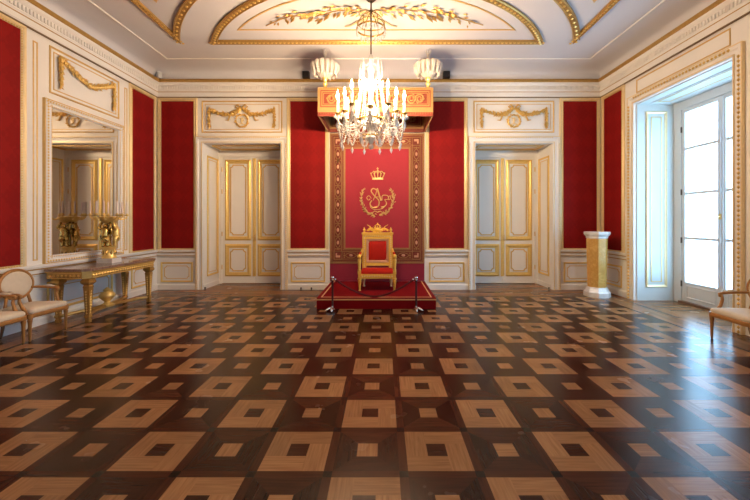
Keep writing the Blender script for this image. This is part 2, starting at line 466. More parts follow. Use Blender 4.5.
def smooth_path(ctrl, n):
    """Catmull-Rom through control points"""
    P = [Vector(p) for p in ctrl]; P = [P[0]*2-P[1]]+P+[P[-1]*2-P[-2]]; out = []
    m = len(P)-3
    for i in range(n+1):
        t = m*i/n; k = min(int(t), m-1); u = t-k
        a, b, c, d = P[k:k+4]
        out.append(.5*((2*b)+(c-a)*u+(2*a-5*b+4*c-d)*u*u+(3*b-a-3*c+d)*u**3))
    return out
def foliage(mb, pl, ctrl, n, spread, size, w=.025, per=3, taper=False, stem=.008, lump=0):
    P = smooth_path(ctrl, n)
    mb.tube([pl(p[0], p[1], w*.6) for p in P], stem, 5)
    for i in range(n):
        p = P[i]; d = (P[i+1]-P[i]).normalized(); nn = Vector((-d.y, d.x))
        k = 1.0
        if taper: k = .55+.45*math.sin(PI*min(1, max(0, (i+.5)/n)))
        for s in range(per):
            side = (-1 if s % 2 else 1)*rnd.uniform(.15, 1)
            ang = side*rnd.uniform(.5, 1.1)
            dr = d*math.cos(ang)+nn*math.sin(ang); pr = Vector((-dr.y, dr.x))
            c = p+nn*side*spread*k*rnd.uniform(.4, 1)+d*rnd.uniform(-.3, .3)*size
            L = size*k*rnd.uniform(.7, 1.15)
            ww = w*rnd.uniform(.6, 1.3)
            c3 = Vector(pl(c.x, c.y, ww)); ax = Vector(pl(c.x+dr.x, c.y+dr.y, ww))-c3; bx = Vector(pl(c.x+pr.x, c.y+pr.y, ww))-c3
            wx = Vector(pl(c.x, c.y, ww+1))-c3
            mb.octa(c3, ax*L*.5+wx*L*.12, bx*L*.19, wx*L*.15)
            if lump and s == 0 and i % 2 == 0: mb.ell(Vector(pl(p.x, p.y, w*1.2)), lump, lump, lump, 6, 4)
# two laurel branches and the ribbon bow on the ceiling
def CP(px, py):
    y = F*(ZC-H)/(PY-py); return ((px-PX)*y/F, y)
for pts in ([CP(360,10), CP(340,9), CP(316,14.5), CP(290,15), CP(266,24.5)], [CP(382,9), CP(402,9), CP(432,11), CP(452,15), CP(483,24)]):
    mb = MB(); foliage(mb, PC, pts, 12, .25, .19, .04, 4, True, .010); mb.build('laurel_branch', M['olddgold'], ceil)
mb = MB()
for sx in (-1, 1):
    mb.tube([PC(*CP(371+sx*dx, y), .03) for dx, y in ((0,13),(5,9),(10,10),(11,14),(6,16),(0,14))], .022, 5)
    mb.tube([PC(*CP(371+sx*dx, y), .03) for dx, y in ((0,14),(6,18),(13,20),(20,24),(26,25))], [.03,.024,.02,.018,.01], 5)
mb.ell(PC(*CP(371,12), .03), .09, .09, .04); mb.build('ribbon_bow', M['goldpale'], ceil, True)

# cornice: one moulding running round the room
mb = MB(); mb.sweep(FL, room, [(0,4.765),(.035,4.765),(.045,4.785),(.05,4.79),(.05,4.872),(.058,4.88),(.07,4.905),(.08,4.92),(.08,5.02),(.095,5.03),(.12,5.055),(.13,5.09),(.14,5.10),(.14,5.165),(.10,5.172),(0,5.172)])
cor = struct('trim_1', mb, M['white'], 'white moulded cornice round the top of the walls', 'cornice')
mb = MB(); mb.sweep(FL, room, [(.13,5.092),(.155,5.10),(.16,5.13),(.155,5.165),(.13,5.17)]); mb.build('gilt_crown_band', M['olddgold'], cor)
mb = MB(); mb.sweep(FL, room, [(.04,4.874),(.062,4.878),(.062,4.892),(.04,4.896)]); mb.build('gilt_fillet', M['olddgold'], cor)
mb = MB(); mb.sweep(FL, room, [(.02,4.745),(.042,4.748),(.042,4.768),(.02,4.77)]); mb.build('shadow_fillet', M['shadowline'], cor)  # dark strip standing in for the shadow line below the cornice
mb = MB()
for k in range(int((XR-XL)/.06)):
    x = XL+.1+.06*k; mb.box(x, x+.034, YB-.105, YB-.07, 4.935, 5.012)
for k in range(int((YB-2.2)/.06)):
    y = 2.3+.06*k
    if y > YB-.12: break
    mb.box(XL+.07, XL+.105, y, y+.034, 4.935, 5.012); mb.box(XR-.105, XR-.07, y, y+.034, 4.935, 5.012)
mb.build('dentil_course', M['white'], cor)

# ------------------------------------------------------------------ walls
mb = MB()
xs = [XL-.2, DC[0]-DH, DC[0]+DH, DC[1]-DH, DC[1]+DH, XR+.95]
for a, b_ in ((0,1),(2,3),(4,5)): mb.box(xs[a], xs[b_], YB, NY+.03, 0, ZC)
for c in DC: mb.box(c-DH, c+DH, YB, NY+.03, DT, ZC)
mb.box(XL-.2, XR+.95, NY+.03, NY+.2, 0, ZC)
wb = struct('wall_back', mb, M['white'], 'white panelled wall behind the throne', 'wall')
mb = MB(); mb.box(XL-.2, XL, YF-.2, YB, 0, ZC); wl = struct('wall_left', mb, M['white'], 'white panelled wall with the mirror', 'wall')
mb = MB(); mb.box(XL, XR, YF-.2, YF, 0, ZC); struct('wall_front', mb, M['white'], 'plain white wall facing the throne', 'wall')
mb = MB()
for a, b_ in ((YF-.2, W2[0]), (W2[1], W1[0]), (W1[1], YB)): mb.box(XR, XR+.95, a, b_, 0, ZC)
for a, b_ in (W1, W2): mb.box(XR, XR+.95, a, b_, WT, ZC)
wr = struct('wall_right', mb, M['white'], 'white panelled wall with the tall window', 'wall')

def red_panel(wall, pl, u0, u1, v0, v1, bead=True):
    mb = MB(); mb.slab(pl, u0, u1, v0, v1, 0, .012); o = mb.build('damask_panel', M['red'], wall)
    R = rect(u0, u1, v0, v1)
    mb = MB(); mb.sweep(pl, R, [(0,0),(0,.018),(-.018,.026),(-.03,.018),(-.05,.03),(-.078,.034),(-.09,.022),(-.09,0)]); mb.build('panel_moulding', M['goldpale'], o)
    if bead:
        mb = MB(); mb.beads(pl, R, -.012, .026, .015, .04); mb.build('bead_course', M['gold'], o)
def gold_frame(wall, pl, u0, u1, v0, v1, wd=.03, h=.02, name='panel_moulding', mat='gold', inner=None, notch_c=0):
    mb = MB(); mb.sweep(pl, rect(u0,u1,v0,v1), [(0,0),(0,h*.7),(wd*.3,h),(wd*.6,h*.6),(wd,h*.4),(wd,0)])
    o = mb.build(name, M[mat], wall)
    if inner:
        g = inner; mb = MB()
        pts = notch(u0+g,u1-g,v0+g,v1-g,notch_c) if notch_c else rect(u0+g,u1-g,v0+g,v1-g)
        mb.sweep(pl, pts, [(0,0),(0,.008),(.016,.008),(.016,0)]); mb.build('inner_line', M['goldflat'], o)
    return o
def dado(wall, pl, u0, u1, panels):
    mb = MB(); mb.sweep(pl, [(u0,0),(u1,0)], [(.80,0),(.80,.012),(.815,.022),(.835,.022),(.85,.03),(.915,.03),(.925,.045),(.955,.06),(.985,.06),(.99,.05),(.99,0)], False)
    o = mb.build('dado_rail', M['white'], wall)
    mb = MB()
    for z in (.84, .918): mb.sweep(pl, [(u0,z),(u1,z)], [(-.009,.02),(-.009,.036 if z < .9 else .047),(.009,.036 if z < .9 else .047),(.009,.02)], False)
    mb.build('gilt_line', M['olddgold'], o)
    for a, b_ in panels:
        gold_frame(wall, pl, a, b_, .185, .68, .04, .025, 'dado_panel', 'gold', .085, .05)
def base(n, pl, u0, u1, lab):
    mb = MB(); mb.sweep(pl, [(u0,0),(u1,0)], [(0,0),(0,.035),(.11,.035),(.135,.02),(.14,0)], False)
    struct('baseboard_'+n, mb, M['white'], lab, 'baseboard')
# back wall
red_panel(wb, PB, BX(161.5), BX(194), BZ(248.3), BZ(101.5))
red_panel(wb, PB, BX(290.5), BX(325.3), BZ(248.3), BZ(101.5))
red_panel(wb, PB, BX(429), BX(464), BZ(248.3), BZ(101.5))
red_panel(wb, PB, BX(563), BX(596.5), BZ(248.3), BZ(101.5))
for n, (a, b_, labw) in enumerate(((157,196.5,'white baseboard in the left corner of the throne wall'),(286.8,329,'white baseboard left of the throne platform'),(425,468,'white baseboard right of the throne platform'),(559.5,601,'white baseboard behind the marble pedestal'))):
    u0, u1 = BX(a), BX(b_)
    if n == 0: u0 = XL
    if n == 3: u1 = XR
    dado(wb, PB, u0, u1, [(u0+.10, u1-.09)])
    base(('back','back_inner','back_middle','back_outer')[n], PB, u0, u1, labw)
# left wall
red_panel(wl, PLW, 3.4, LY(19.5), BZ(248.3), BZ(101.5)); red_panel(wl, PLW, 1.2, 3.1, BZ(248.3), BZ(101.5))
red_panel(wl, PLW, LY(131.5), LY(153.2), BZ(248.3), BZ(101.5))
dado(wl, PLW, YF, YB-.06, [(3.45,LY(20)),(5.98,7.42),(LY(131),8.66)])
base('left', PLW, YF, YB, 'white baseboard along the mirror wall')
for a, b_ in ((LY(30.5), LY(39.5)), (LY(123.2), LY(128.2))):
    gold_frame(wl, PLW, a+.035, b_-.035, 1.06, 4.60, .02, .012, 'pilaster_panel', 'goldflat')
# right wall
red_panel(wr, PR, RY(622.5), RY(604.5), BZ(248.3), BZ(101.5))
dado(wr, PR, RY(627.5), YB-.06, [(RY(622), RY(603.5))]); base('right', PR, RY(627.5), YB, 'white baseboard beside the window')
red_panel(wr, PR, 3.3, 4.75, BZ(248.3), BZ(101.5)); dado(wr, PR, .12, 5.2, [(3.3,4.75)]); base('right_near', PR, .12, 5.2, 'white baseboard behind the right edge armchair')

ARCH = [(0,0),(0,.03),(.02,.04),(.035,.028),(.095,.032),(.115,.05),(.155,.056),(.17,.046),(.17,0)]
def surround(wall, pl, u0, u1, top, name='architrave', mat='white', br=.016, bs=.045):
    pts = [(u0,0),(u0,top),(u1,top),(u1,0)]
    mb = MB(); mb.sweep(pl, pts, ARCH, False); o = mb.build(name, M[mat], wall)
    mb = MB(); mb.beads(pl, pts, .14 if br < .02 else .125, .056, br, bs, False); mb.build('bead_course', M['gold'], o)
    mb = MB(); mb.sweep(pl, pts, [(.02,.03),(.02,.044),(.04,.044),(.04,.03)], False)
    mb.sweep(pl, pts, [(.160,.04),(.160,.06),(.175,.06),(.175,.0)], False); mb.build('gilt_line', M['goldpale'], o)
    return o
def wreath_garland(wall, pl, uc, vt, hw, drop, label=None):
    """swag with two hanging drops, bow, ribbons and a round wreath"""
    mb = MB()
    for s in (-1, 1):
        foliage(mb, pl, [(uc+s*.05,vt+.02),(uc+s*.3*hw,vt-.10),(uc+s*.62*hw,vt-.10),(uc+s*hw,vt+.0)], 18, .055, .10, .04, 5, lump=.038)
        foliage(mb, pl, [(uc+s*hw,vt+.03),(uc+s*(hw+.005),vt-.2),(uc+s*(hw-.005),vt-drop)], 13, .035, .10, .035, 4, lump=.028)
        mb.tube([pl(uc+s*.02,vt+.06,.04), pl(uc+s*.09,vt+.12,.05), pl(uc+s*.15,vt+.08,.05), pl(uc+s*.08,vt+.02,.04), pl(uc,vt+.02,.04)], .018, 5)
        mb.tube([pl(uc+s*.05,vt-.02,.03), pl(uc+s*.22,vt-.15,.03), pl(uc+s*.28,vt-.13,.03), pl(uc+s*.34,vt-.26,.03), pl(uc+s*.42,vt-.25,.03)], [.018,.022,.02,.022,.008], 5)
    cv = vt-.27; R = .155
    foliage(mb, pl, [(uc+R*math.cos(a), cv+R*math.sin(a)) for a in [PI/2+2*PI*i/16 for i in range(17)]], 34, .025, .07, .03, 3)
    o = mb.build('garland', M['garland'], wall)
    mb = MB()
    mb.tube([pl(uc-.06,cv+.06,.02), pl(uc+.02,cv+.07,.02), pl(uc+.05,cv+.02,.02), pl(uc-.02,cv-.02,.02), pl(uc+.03,cv-.08,.02)], .014, 5)
    mb.ell(pl(uc,cv,.02), .03, .015, .07); mb.tube([pl(uc-.08,cv-.09,.02), pl(uc,cv-.06,.02), pl(uc+.08,cv-.09,.02)], .012, 5)
    mb.build('emblem', M['goldpale'], o)
def overdoor(wall, pl, u0, u1, v0, v1):
    gold_frame(wall, pl, u0, u1, v0, v1, .03, .022, 'overdoor_panel', 'goldflat', .075)
for k, c in enumerate(DC):
    surround(wb, PB, c-DH, c+DH, DT)
    overdoor(wb, PB, c-1.0, c+1.0, 3.89, 4.68)
    wreath_garland(wb, PB, c, 4.45, .80, .45)
    # niche lining: reveals and soffit
    for s in (-1, 1):
        xw = c+s*DH; pl = (lambda u, v, w, xw=xw, s=s: (xw-s*w, u, v))
        gold_frame(wb, pl, YB+.17, NY-.12, .30, 3.36, .045, .03, 'reveal_panel', 'gold', .085)
        mb = MB(); mb.sweep(pl, [(YB,0),(NY,0)], [(0,0),(0,.02),(.11,.02),(.12,0)], False); mb.build('reveal_plinth', M['white'], wb)
    pl = lambda u, v, w: (u, v, DT-w)
    gold_frame(wb, pl, c-DH+.12, c+DH-.12, YB+.18, NY-.16, .04, .03, 'soffit_panel', 'goldflat', .09)
    # the double door
    mb = MB(); mb.box(c-DH, c-DH+.075, NY-.05, NY+.03, 0, DT); mb.box(c+DH-.075, c+DH, NY-.05, NY+.03, 0, DT); mb.box(c-DH+.075, c+DH-.075, NY-.05, NY+.03, 3.42, DT)
    mb.box(c-DH, c+DH, NY-.075, NY-.05, 3.44, 3.50)
    d = struct('door_%d' % (k+1), mb, M['white'], ('white and gilt double door left of the throne','white and gilt double door right of the throne')[k], 'door')
    PD = lambda u, v, w: (u, NY-.035-w, v)
    for s in (-1, 1):
        a, b_ = (c-DH+.078, c-.003) if s < 0 else (c+.003, c+DH-.078)
        mb = MB(); mb.box(a, b_, NY-.035, NY+.025, .012, 3.415); lf = mb.build('door_leaf', M['white'], d)
        for v0, v1 in ((1.20,3.34),(.225,1.05)):
            mb = MB(); mb.sweep(PD, rect(a+.11,b_-.11,v0,v1), [(-.025,0),(-.025,.012),(0,.022),(.02,.032),(.04,.02),(.075,.016),(.085,0)]); mb.build('panel_moulding', M['gold'], lf)
            mb = MB(); mb.sweep(PD, notch(a+.22,b_-.22,v0+.11,v1-.11,.07), [(0,0),(0,.014),(.028,.014),(.028,0)]); mb.build('notched_line', M['goldflat'], lf)
        mb = MB()
        hx = a+.005 if s < 0 else b_-.005
        for hz in (.45,1.35,2.5,3.1): mb.tube([(hx,NY-.05,hz-.06),(hx,NY-.05,hz+.06)], .014, 6)
        mb.build('hinge', M['brass'], lf)
    mb = MB(); mb.sweep(PD, [(c-.045,.2),(c-.045,3.40)], [(0,0),(0,.015),(-.03,.025),(-.06,.025),(-.09,.015),(-.09,0)], False); mb.build('astragal', M['gold'], d)
    mb = MB(); mb.box(c+.0, c+.05, NY-.07, NY-.055, 1.17, 1.33); mb.tube([(c+.025,NY-.07,1.27),(c+.025,NY-.11,1.27),(c-.05,NY-.11,1.265)], .01, 6); mb.build('door_handle', M['brass'], d)
# left wall: panel above the mirror
overdoor(wl, PLW, LY(49), LY(118.7), 3.86, 4.66)
mb = MB()
yl, yr = LY(59), LY(112.3)
foliage(mb, PLW, [(yl,4.50),(yl+.3,4.37),((yl+yr)/2,4.27),(yr-.3,4.36),(yr,4.50)], 34, .055, .105, .045, 5, lump=.042)
for y in (yl, yr): foliage(mb, PLW, [(y,4.53),(y+.005,4.3),(y,3.98)], 14, .04, .105, .04, 4, lump=.03)
mb.build('garland', M['garland'], wl)

# ------------------------------------------------------------------ windows
def window(idx, y0, y1, label):
    yc = (y0+y1)/2
    surround(wr, PR, y0, y1, WT, 'window_architrave', 'white', .028, .07)
    gold_frame(wr, PR, y0+.05, y1-.05, WT+.215, 4.70, .022, .016, 'overwindow_panel', 'goldflat')
    for yy, s in ((y1, 1), (y0, -1)):
        pl = (lambda u, v, w, yy=yy, s=s: (u, yy-s*w, v))
        mb = MB(); mb.slab(pl, XR+.03, WX, 0, WT, 0, .02); mb.build('dimming_lining', M['dimmed_reveal'], wr)  # added board, its darker colour stands in for weaker daylight on the reveal
        pl2 = (lambda u, v, w, yy=yy, s=s: (u, yy-s*(w+.02), v))
        gold_frame(wr, pl2, 5.60, 6.05, .285, 4.04, .05, .025, 'embrasure_panel', 'goldpale', .11)
    pl = lambda u, v, w: (u, v, WT-w)
    mb = MB(); mb.slab(pl, XR+.03, WX, y0+.02, y1-.02, 0, .02); mb.build('dimming_soffit', M['dimmed_reveal'], wr)  # added board overhead in the same toned-down colour
    pl = lambda u, v, w: (u, v, WT-.02-w)
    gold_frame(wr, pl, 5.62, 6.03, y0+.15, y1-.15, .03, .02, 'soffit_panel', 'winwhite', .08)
    mb = MB()
    jw = .20
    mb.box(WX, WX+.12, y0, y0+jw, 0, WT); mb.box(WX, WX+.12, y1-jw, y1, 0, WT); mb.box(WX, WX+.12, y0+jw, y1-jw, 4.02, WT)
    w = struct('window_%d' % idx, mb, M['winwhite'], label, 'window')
    mb = MB(); mb.box(WX-.06, WX+.12, y0+jw, y1-jw, 0, .045); mb.build('threshold', M['legwood'], w)
    for a, b_ in ((y0+jw+.004, yc-.004), (yc+.004, y1-jw-.004)):
        mb = MB(); st = .075
        mb.box(WX+.02, WX+.08, a, a+st, .05, 4.015); mb.box(WX+.02, WX+.08, b_-st, b_, .05, 4.015)
        mb.box(WX+.02, WX+.08, a+st, b_-st, 3.94, 4.015); mb.box(WX+.025, WX+.075, a+st, b_-st, .05, .44)
        for z in (1.345, 2.265, 3.19): mb.box(WX+.03, WX+.07, a+st, b_-st, z-.026, z+.026)
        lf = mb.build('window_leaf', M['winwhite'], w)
        pl = lambda u, v, q: (WX+.025-q, u, v)
        mb = MB(); mb.sweep(pl, rect(a+st+.03,b_-st-.03,.11,.38), [(0,0),(0,.012),(.02,.016),(.03,0)]); mb.build('kick_panel', M['winwhite'], lf)
        mb = MB()
        for z0, z1 in ((.44,1.319),(1.371,2.239),(2.291,3.164),(3.216,3.94)): mb.box(WX+.047, WX+.053, a+st, b_-st, z0, z1)
        mb.build('glass_panes', M['glass'], lf)
        mb = MB(); hy = b_ if b_ > yc+.1 else a
        for z in (.4, 1.3, 2.3, 3.6): mb.tube([(WX+.01,hy,z-.06),(WX+.01,hy,z+.06)], .016, 6)
        mb.build('hinge', M['iron'], lf)
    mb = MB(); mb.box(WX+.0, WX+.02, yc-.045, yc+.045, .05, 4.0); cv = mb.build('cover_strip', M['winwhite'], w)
    mb = MB(); mb.tube([(WX,yc,1.78),(WX-.05,yc,1.78),(WX-.055,yc+.12,1.79)], .013, 6); mb.box(WX-.022, WX, yc-.02, yc+.02, 1.73, 1.83)
    m2 = MB(); m2.tube([(WX-.012,yc,.5),(WX-.012,yc,3.6)], .009, 6)
    for z in (1.345,2.265,3.19): m2.box(WX-.022, WX, yc-.02, yc+.02, z-.05, z+.05)
    m2.build('bolt_rod', M['winwhite'], w)
    mb.build('window_handle', M['brass'], w)
window(1, W1[0], W1[1], 'tall white french window in the right wall')
window(2, W2[0], W2[1], 'unseen french window added behind the viewpoint for fill daylight')  # unseen window added to send cool daylight onto the back and left walls
# ------------------------------------------------------------------ throne platform
DX0, DX1, DY, DZ = -1.303, 1.005, 6.92, .21
t = thing('throne_platform', 'low red carpeted platform with gold braid under the throne', 'platform', ((DX0+DX1)/2, DY, 0))
hw = (DX1-DX0)/2; dd = YB-DY-.01
mb = MB(); mb.box(-hw+.02, hw-.02, .02, dd, 0, DZ-.015); mb.build('platform_base', M['drape'], t)
mb = MB()
mb.box(-hw, hw, 0, dd, DZ-.03, DZ); mb.box(-hw, hw, 0, .02, .0, DZ-.03); mb.box(-hw, -hw+.02, .02, dd, 0, DZ-.03); mb.box(hw-.02, hw, .02, dd, 0, DZ-.03)
mb.build('carpet', M['carpet'], t)
mb = MB()
mb.sweep(lambda u, v, w: (u, v, DZ+w), [(-hw,dd),(-hw,0),(hw,0),(hw,dd)], [(.07,0),(.07,.004),(.095,.004),(.095,0)], False)
mb.build('gold_braid', M['braid'], t)
mb = MB()
mb.sweep(lambda u, v, w: (u, v, DZ-.03+w), [(-hw-.004,dd),(-hw-.004,-.004),(hw+.004,-.004),(hw+.004,dd)], [(0,-.012),(0,.012),(.006,.012),(.006,-.012)], False)
mb.build('edge_braid', M['braid'], t)

# ------------------------------------------------------------------ tapestry behind the throne
TU0, TU1 = BX(330), BX(424.3); tc = (TU0+TU1)/2; TZ0 = BZ(263.3); TZ1 = BZ(131.5)
PT = lambda u, v, w: (u, -.012-w, v)
t = thing('throne_tapestry', 'crimson wall hanging with crown, monogram and laurel in gold brocade border', 'tapestry', (tc, YB-.005, .215))
T0 = .215
hwT = (TU1-TU0)/2; vb0, vb1 = TZ0-T0, 3.872-T0
mb = MB(); mb.slab(PT, -hwT, hwT, 0, vb1, -.007, .0); mb.build('lower_drape', M['drape'], t)
BWd = .385
mb = MB(); mb.slab(PT, -hwT+BWd, hwT-BWd, vb0+BWd, vb1-BWd, 0, .008); mb.build('velvet_field', M['tapestry'], t)
bR = rect(-hwT, hwT, vb0, 3.872-T0)
vt = 3.872-T0
mb = MB(); mb.sweep(PT, bR, [(0,0),(0,.01),(BWd,.01),(BWd,0)]); bd = mb.build('brocade_border', M['bordeaux'], t)
mb = MB()
for d0, d1 in ((.0,.035),(.05,.06),(.10,.115),(.285,.30),(.325,.335),(.348,.385)):
    mb.sweep(PT, bR, [(d0,.009),(d0,.016),(d1,.016),(d1,.009)])
mb.build('gold_lines', M['brocade'], bd)
mb = MB(); medal = []
def oct2(b, u, v, ru, rv, w=.016, th=.008): b.octa(PT(u,v,w), (ru,0,0), (0,0,rv), (0,-th,0))
def motif_row(pa, pb, n, horiz):
    for i in range(n):
        f = (i+.5)/n; u = pa[0]+(pb[0]-pa[0])*f; v = pa[1]+(pb[1]-pa[1])*f
        m2 = MB(); medal.append(m2); m2.ell(PT(u,v,.014), .032 if not horiz else .05, .01, .05 if not horiz else .032, 8, 4)
        L = ((pb[0]-pa[0])**2+(pb[1]-pa[1])**2)**.5/n
        ring = [PT(u+(.062 if not horiz else L*.40)*math.cos(a), v+(L*.40 if not horiz else .062)*math.sin(a), .016) for a in [2*PI*k/14 for k in range(14)]]
        mb.tube(ring, .010, 4, True)
        if i < n-1 or True:
            for s in (-1,1):
                du, dv = (0, L*.5) if not horiz else (L*.5, 0)
                oct2(mb, u+s*du+(.05 if not horiz else 0), v+s*dv+(.05 if horiz else 0), .022, .022); oct2(mb, u+s*du-(.05 if not horiz else 0), v+s*dv-(.05 if horiz else 0), .022, .022)
                oct2(mb, u+s*du, v+s*dv, .03, .03)
c = .2
for s in (-1, 1): motif_row((s*(hwT-c), vb0+.36), (s*(hwT-c), vt-.36), 8, False)
motif_row((-hwT+.36, vb0+c), (hwT-.36, vb0+c), 5, True); motif_row((-hwT+.36, vt-c), (hwT-.36, vt-c), 5, True)
for su in (-1, 1):
    for v in (vb0+c, vt-c):
        sv = 1 if v > 1.5 else -1
        mb.tube([PT(su*(hwT-c)+a, v+b_, .016) for a, b_ in ((-.1,-.1),(.1,-.1),(.1,.1),(-.1,.1))], .012, 4, True)
        m2 = MB(); medal.append(m2); m2.prism(PT, [(su*(hwT-c)+a*su, v+b_*sv) for a, b_ in ((-.055,.05),(.055,.05),(.055,-.055),(.02,-.055),(.02,.0),(-.055,.0))], .01, .02)
mb.build('border_scrolls', M['brocade'], bd); [q.build('medallion', M['rosethread'], bd) for q in medal]
# emblem; helper in pixels of the photograph at the wall plane
EZ = lambda py: BZ(py)-T0
EU = lambda px: BX(px)-tc
mb = MB()     # crown
cu, cv = EU(377.7), EZ(179)
mb.slab(PT, cu-.135, cu+.135, cv-.02, cv+.03, .008, .03)
for i in range(5):
    f = -1+.5*i
    mb.tube([PT(cu+.125*f, cv+.03, .018), PT(cu+.165*f, cv+.12, .018), PT(cu+.105*f, cv+.185, .018), PT(cu+.01*f, cv+.165, .018)], .014, 5)
    mb.ell(PT(cu+.165*f, cv+.135, .02), .022, .014, .022, 6, 4)
mb.ell(PT(cu, cv+.2, .02), .026, .014, .026, 6, 4); mb.slab(PT, cu-.008, cu+.008, cv+.22, cv+.28, .01, .026); mb.slab(PT, cu-.025, cu+.025, cv+.245, cv+.26, .01, .026)
mb.build('embroidered_crown', M['thread'], t)
mb = MB()     # laurel wreath tied with a ribbon
cu, cv = EU(377.5), EZ(198.5)
for s in (-1, 1):
    pts = [(cu+s*.40*math.sin(a), cv-.42*math.cos(a)) for a in [.16+i*(2.25-.16)/8 for i in range(9)]]
    foliage(mb, PT, pts, 16, .05, .085, .018, 3, False, .006)
    mb.tube([PT(cu+s*a, EZ(213.5)+b_, .016) for a, b_ in ((.0,.03),(.07,.06),(.12,.02),(.2,-.01),(.26,.02))], .012, 5)
mb.build('embroidered_wreath', M['thread'], t)
mb = MB()     # interlaced S, A, R with scrolls
def st(pts, r=.014, w=.016): mb.tube([PT(p[0], p[1], w) for p in smooth_path([(EU(a), EZ(b_)) for a, b_ in pts], 22)], r, 5)
st([(376.5,190),(373,188.6),(371.2,191.5),(375,196.5),(379,201),(378,206.5),(373,207.5),(370,204),(372,200.5)], .016)   # S
mb.tube([PT(EU(a), EZ(b_), .02) for a, b_ in ((373.2,200.5),(375.8,194.5),(377.2,188.8))], .010, 5)                       # A thin stroke
mb.tube([PT(EU(a), EZ(b_), .02) for a, b_ in ((377.2,188.3),(379,194.5),(381,200.8))], .02, 5)                            # A thick stroke
mb.tube([PT(EU(a), EZ(b_), .02) for a, b_ in ((374.8,197),(379.6,197))], .008, 5)
st([(382,200.5),(382.3,196),(385.8,195.3),(388.2,196.5),(388.2,199.2),(385,199.8)], .012); st([(384.5,199.5),(386.5,203.5),(384.5,206.5),(381,207)], .011)     # R
st([(371.5,198.5),(369,195.8),(366.8,197.8),(368.5,200.2),(370.3,198.8)], .010)
st([(388.3,197),(390.2,195.8),(390.4,198.8),(388.4,200)], .009)
st([(370,204),(371,207.8),(376,209.8),(382,208.6),(385.5,205.5)], .010)
mb.build('embroidered_monogram', M['thread'], t)

# ------------------------------------------------------------------ canopy
CX0, CX1, CY0, CZ0, CZ1 = -1.390, 1.030, 7.52, 3.905, 4.50
cc = (CX0+CX1)/2; ch = (CX1-CX0)/2; cd = YB-CY0-.02
t = thing('throne_canopy', 'boxlike red and gold canopy projecting from the wall above the throne', 'canopy', (cc, CY0, CZ0))
hz = CZ1-CZ0
mb = MB(); mb.box(-ch+.05, ch-.05, .05, cd, hz-.05, hz-.02); mb.build('canopy_roof', M['drape'], t)
def scrolls(mb, pl, u0, u1, v, n, rr):
    for i in range(n):
        uc = u0+(u1-u0)*(i+.5)/n; L = (u1-u0)/n
        for s in (-1, 1):
            pts = []
            for k in range(20):
                a = k/19*3.4*PI; r = rr*(1-.78*k/19)
                pts.append(pl(uc+s*(L*.22+r*math.cos(a+PI)*.9), v+s*r*math.sin(a), .012))
            mb.tube(pts, [.020*(1-.5*k/19) for k in range(20)], 5)
        mb.tube([pl(uc-L*.22-rr*.9, v, .012), pl(uc-L*.1, v+rr*.9, .012), pl(uc+L*.1, v-rr*.9, .012), pl(uc+L*.22+rr*.9, v, .012)], .016, 5)
def valance(name, pl, u0, u1, sides, vlo=0.0, n=5):
    mb = MB(); mb.slab(pl, u0, u1, vlo, hz, -.05, 0); o = mb.build(name, M['bordeaux'], t)
    for pl2 in sides:
        mb = MB()
        R = rect(u0, u1, vlo+.13, hz)
        for d0, d1 in ((0,.05),(.075,.095),(.115,.125)): mb.sweep(pl2, R, [(d0,0),(d0,.014),(d1,.014),(d1,0)])
        scrolls(mb, pl2, u0+.16, u1-.16, (vlo+.13+hz)/2, n, .105)
        mb.build('brocade_scrolls', M['brocade'], o)
    mb = MB(); L = u1-u0; k = int(L/.035)
    for i in range(k):
        mb.octa(pl(u0+L*(i+.5)/k, vlo+.055, -.02), Vector(pl(.012,0,0))-Vector(pl(0,0,0)), Vector(pl(0,.075,0))-Vector(pl(0,0,0)), Vector(pl(0,0,.03))-Vector(pl(0,0,0)))
    mb.slab(pl, u0, u1, vlo+.08, vlo+.135, -.055, .012)
    mb.build('bullion_fringe', M['brocade'], o)
P1 = lambda u, v, w: (u, -w, v)
P1i = lambda u, v, w: (u, .05+w, v)
valance('front_valance', P1, -ch, ch, (P1, P1i))
for s in (-1, 1):
    ps = (lambda u, v, w, s=s: (s*(ch+w), u, v)); pi = (lambda u, v, w, s=s: (s*(ch-.05-w), u, v))
    valance('side_valance', ps, .05, cd, (ps, pi), 0, 3)
pbk = lambda u, v, w: (u, cd-.06-w, v)
mb = MB(); mb.slab(pbk, -ch+.05, ch-.05, -.02, hz-.05, -.05, 0); o = mb.build('back_valance', M['bordeaux'], t)
mb = MB(); R = rect(-ch+.05, ch-.05, .06, hz-.06)
for d0, d1 in ((0,.05),(.075,.095),(.115,.125)): mb.sweep(pbk, R, [(d0,0),(d0,.014),(d1,.014),(d1,0)])
scrolls(mb, pbk, -ch+.21, ch-.21, (.06+hz-.06)/2, 5, .085); mb.build('brocade_scrolls', M['brocade'], o)
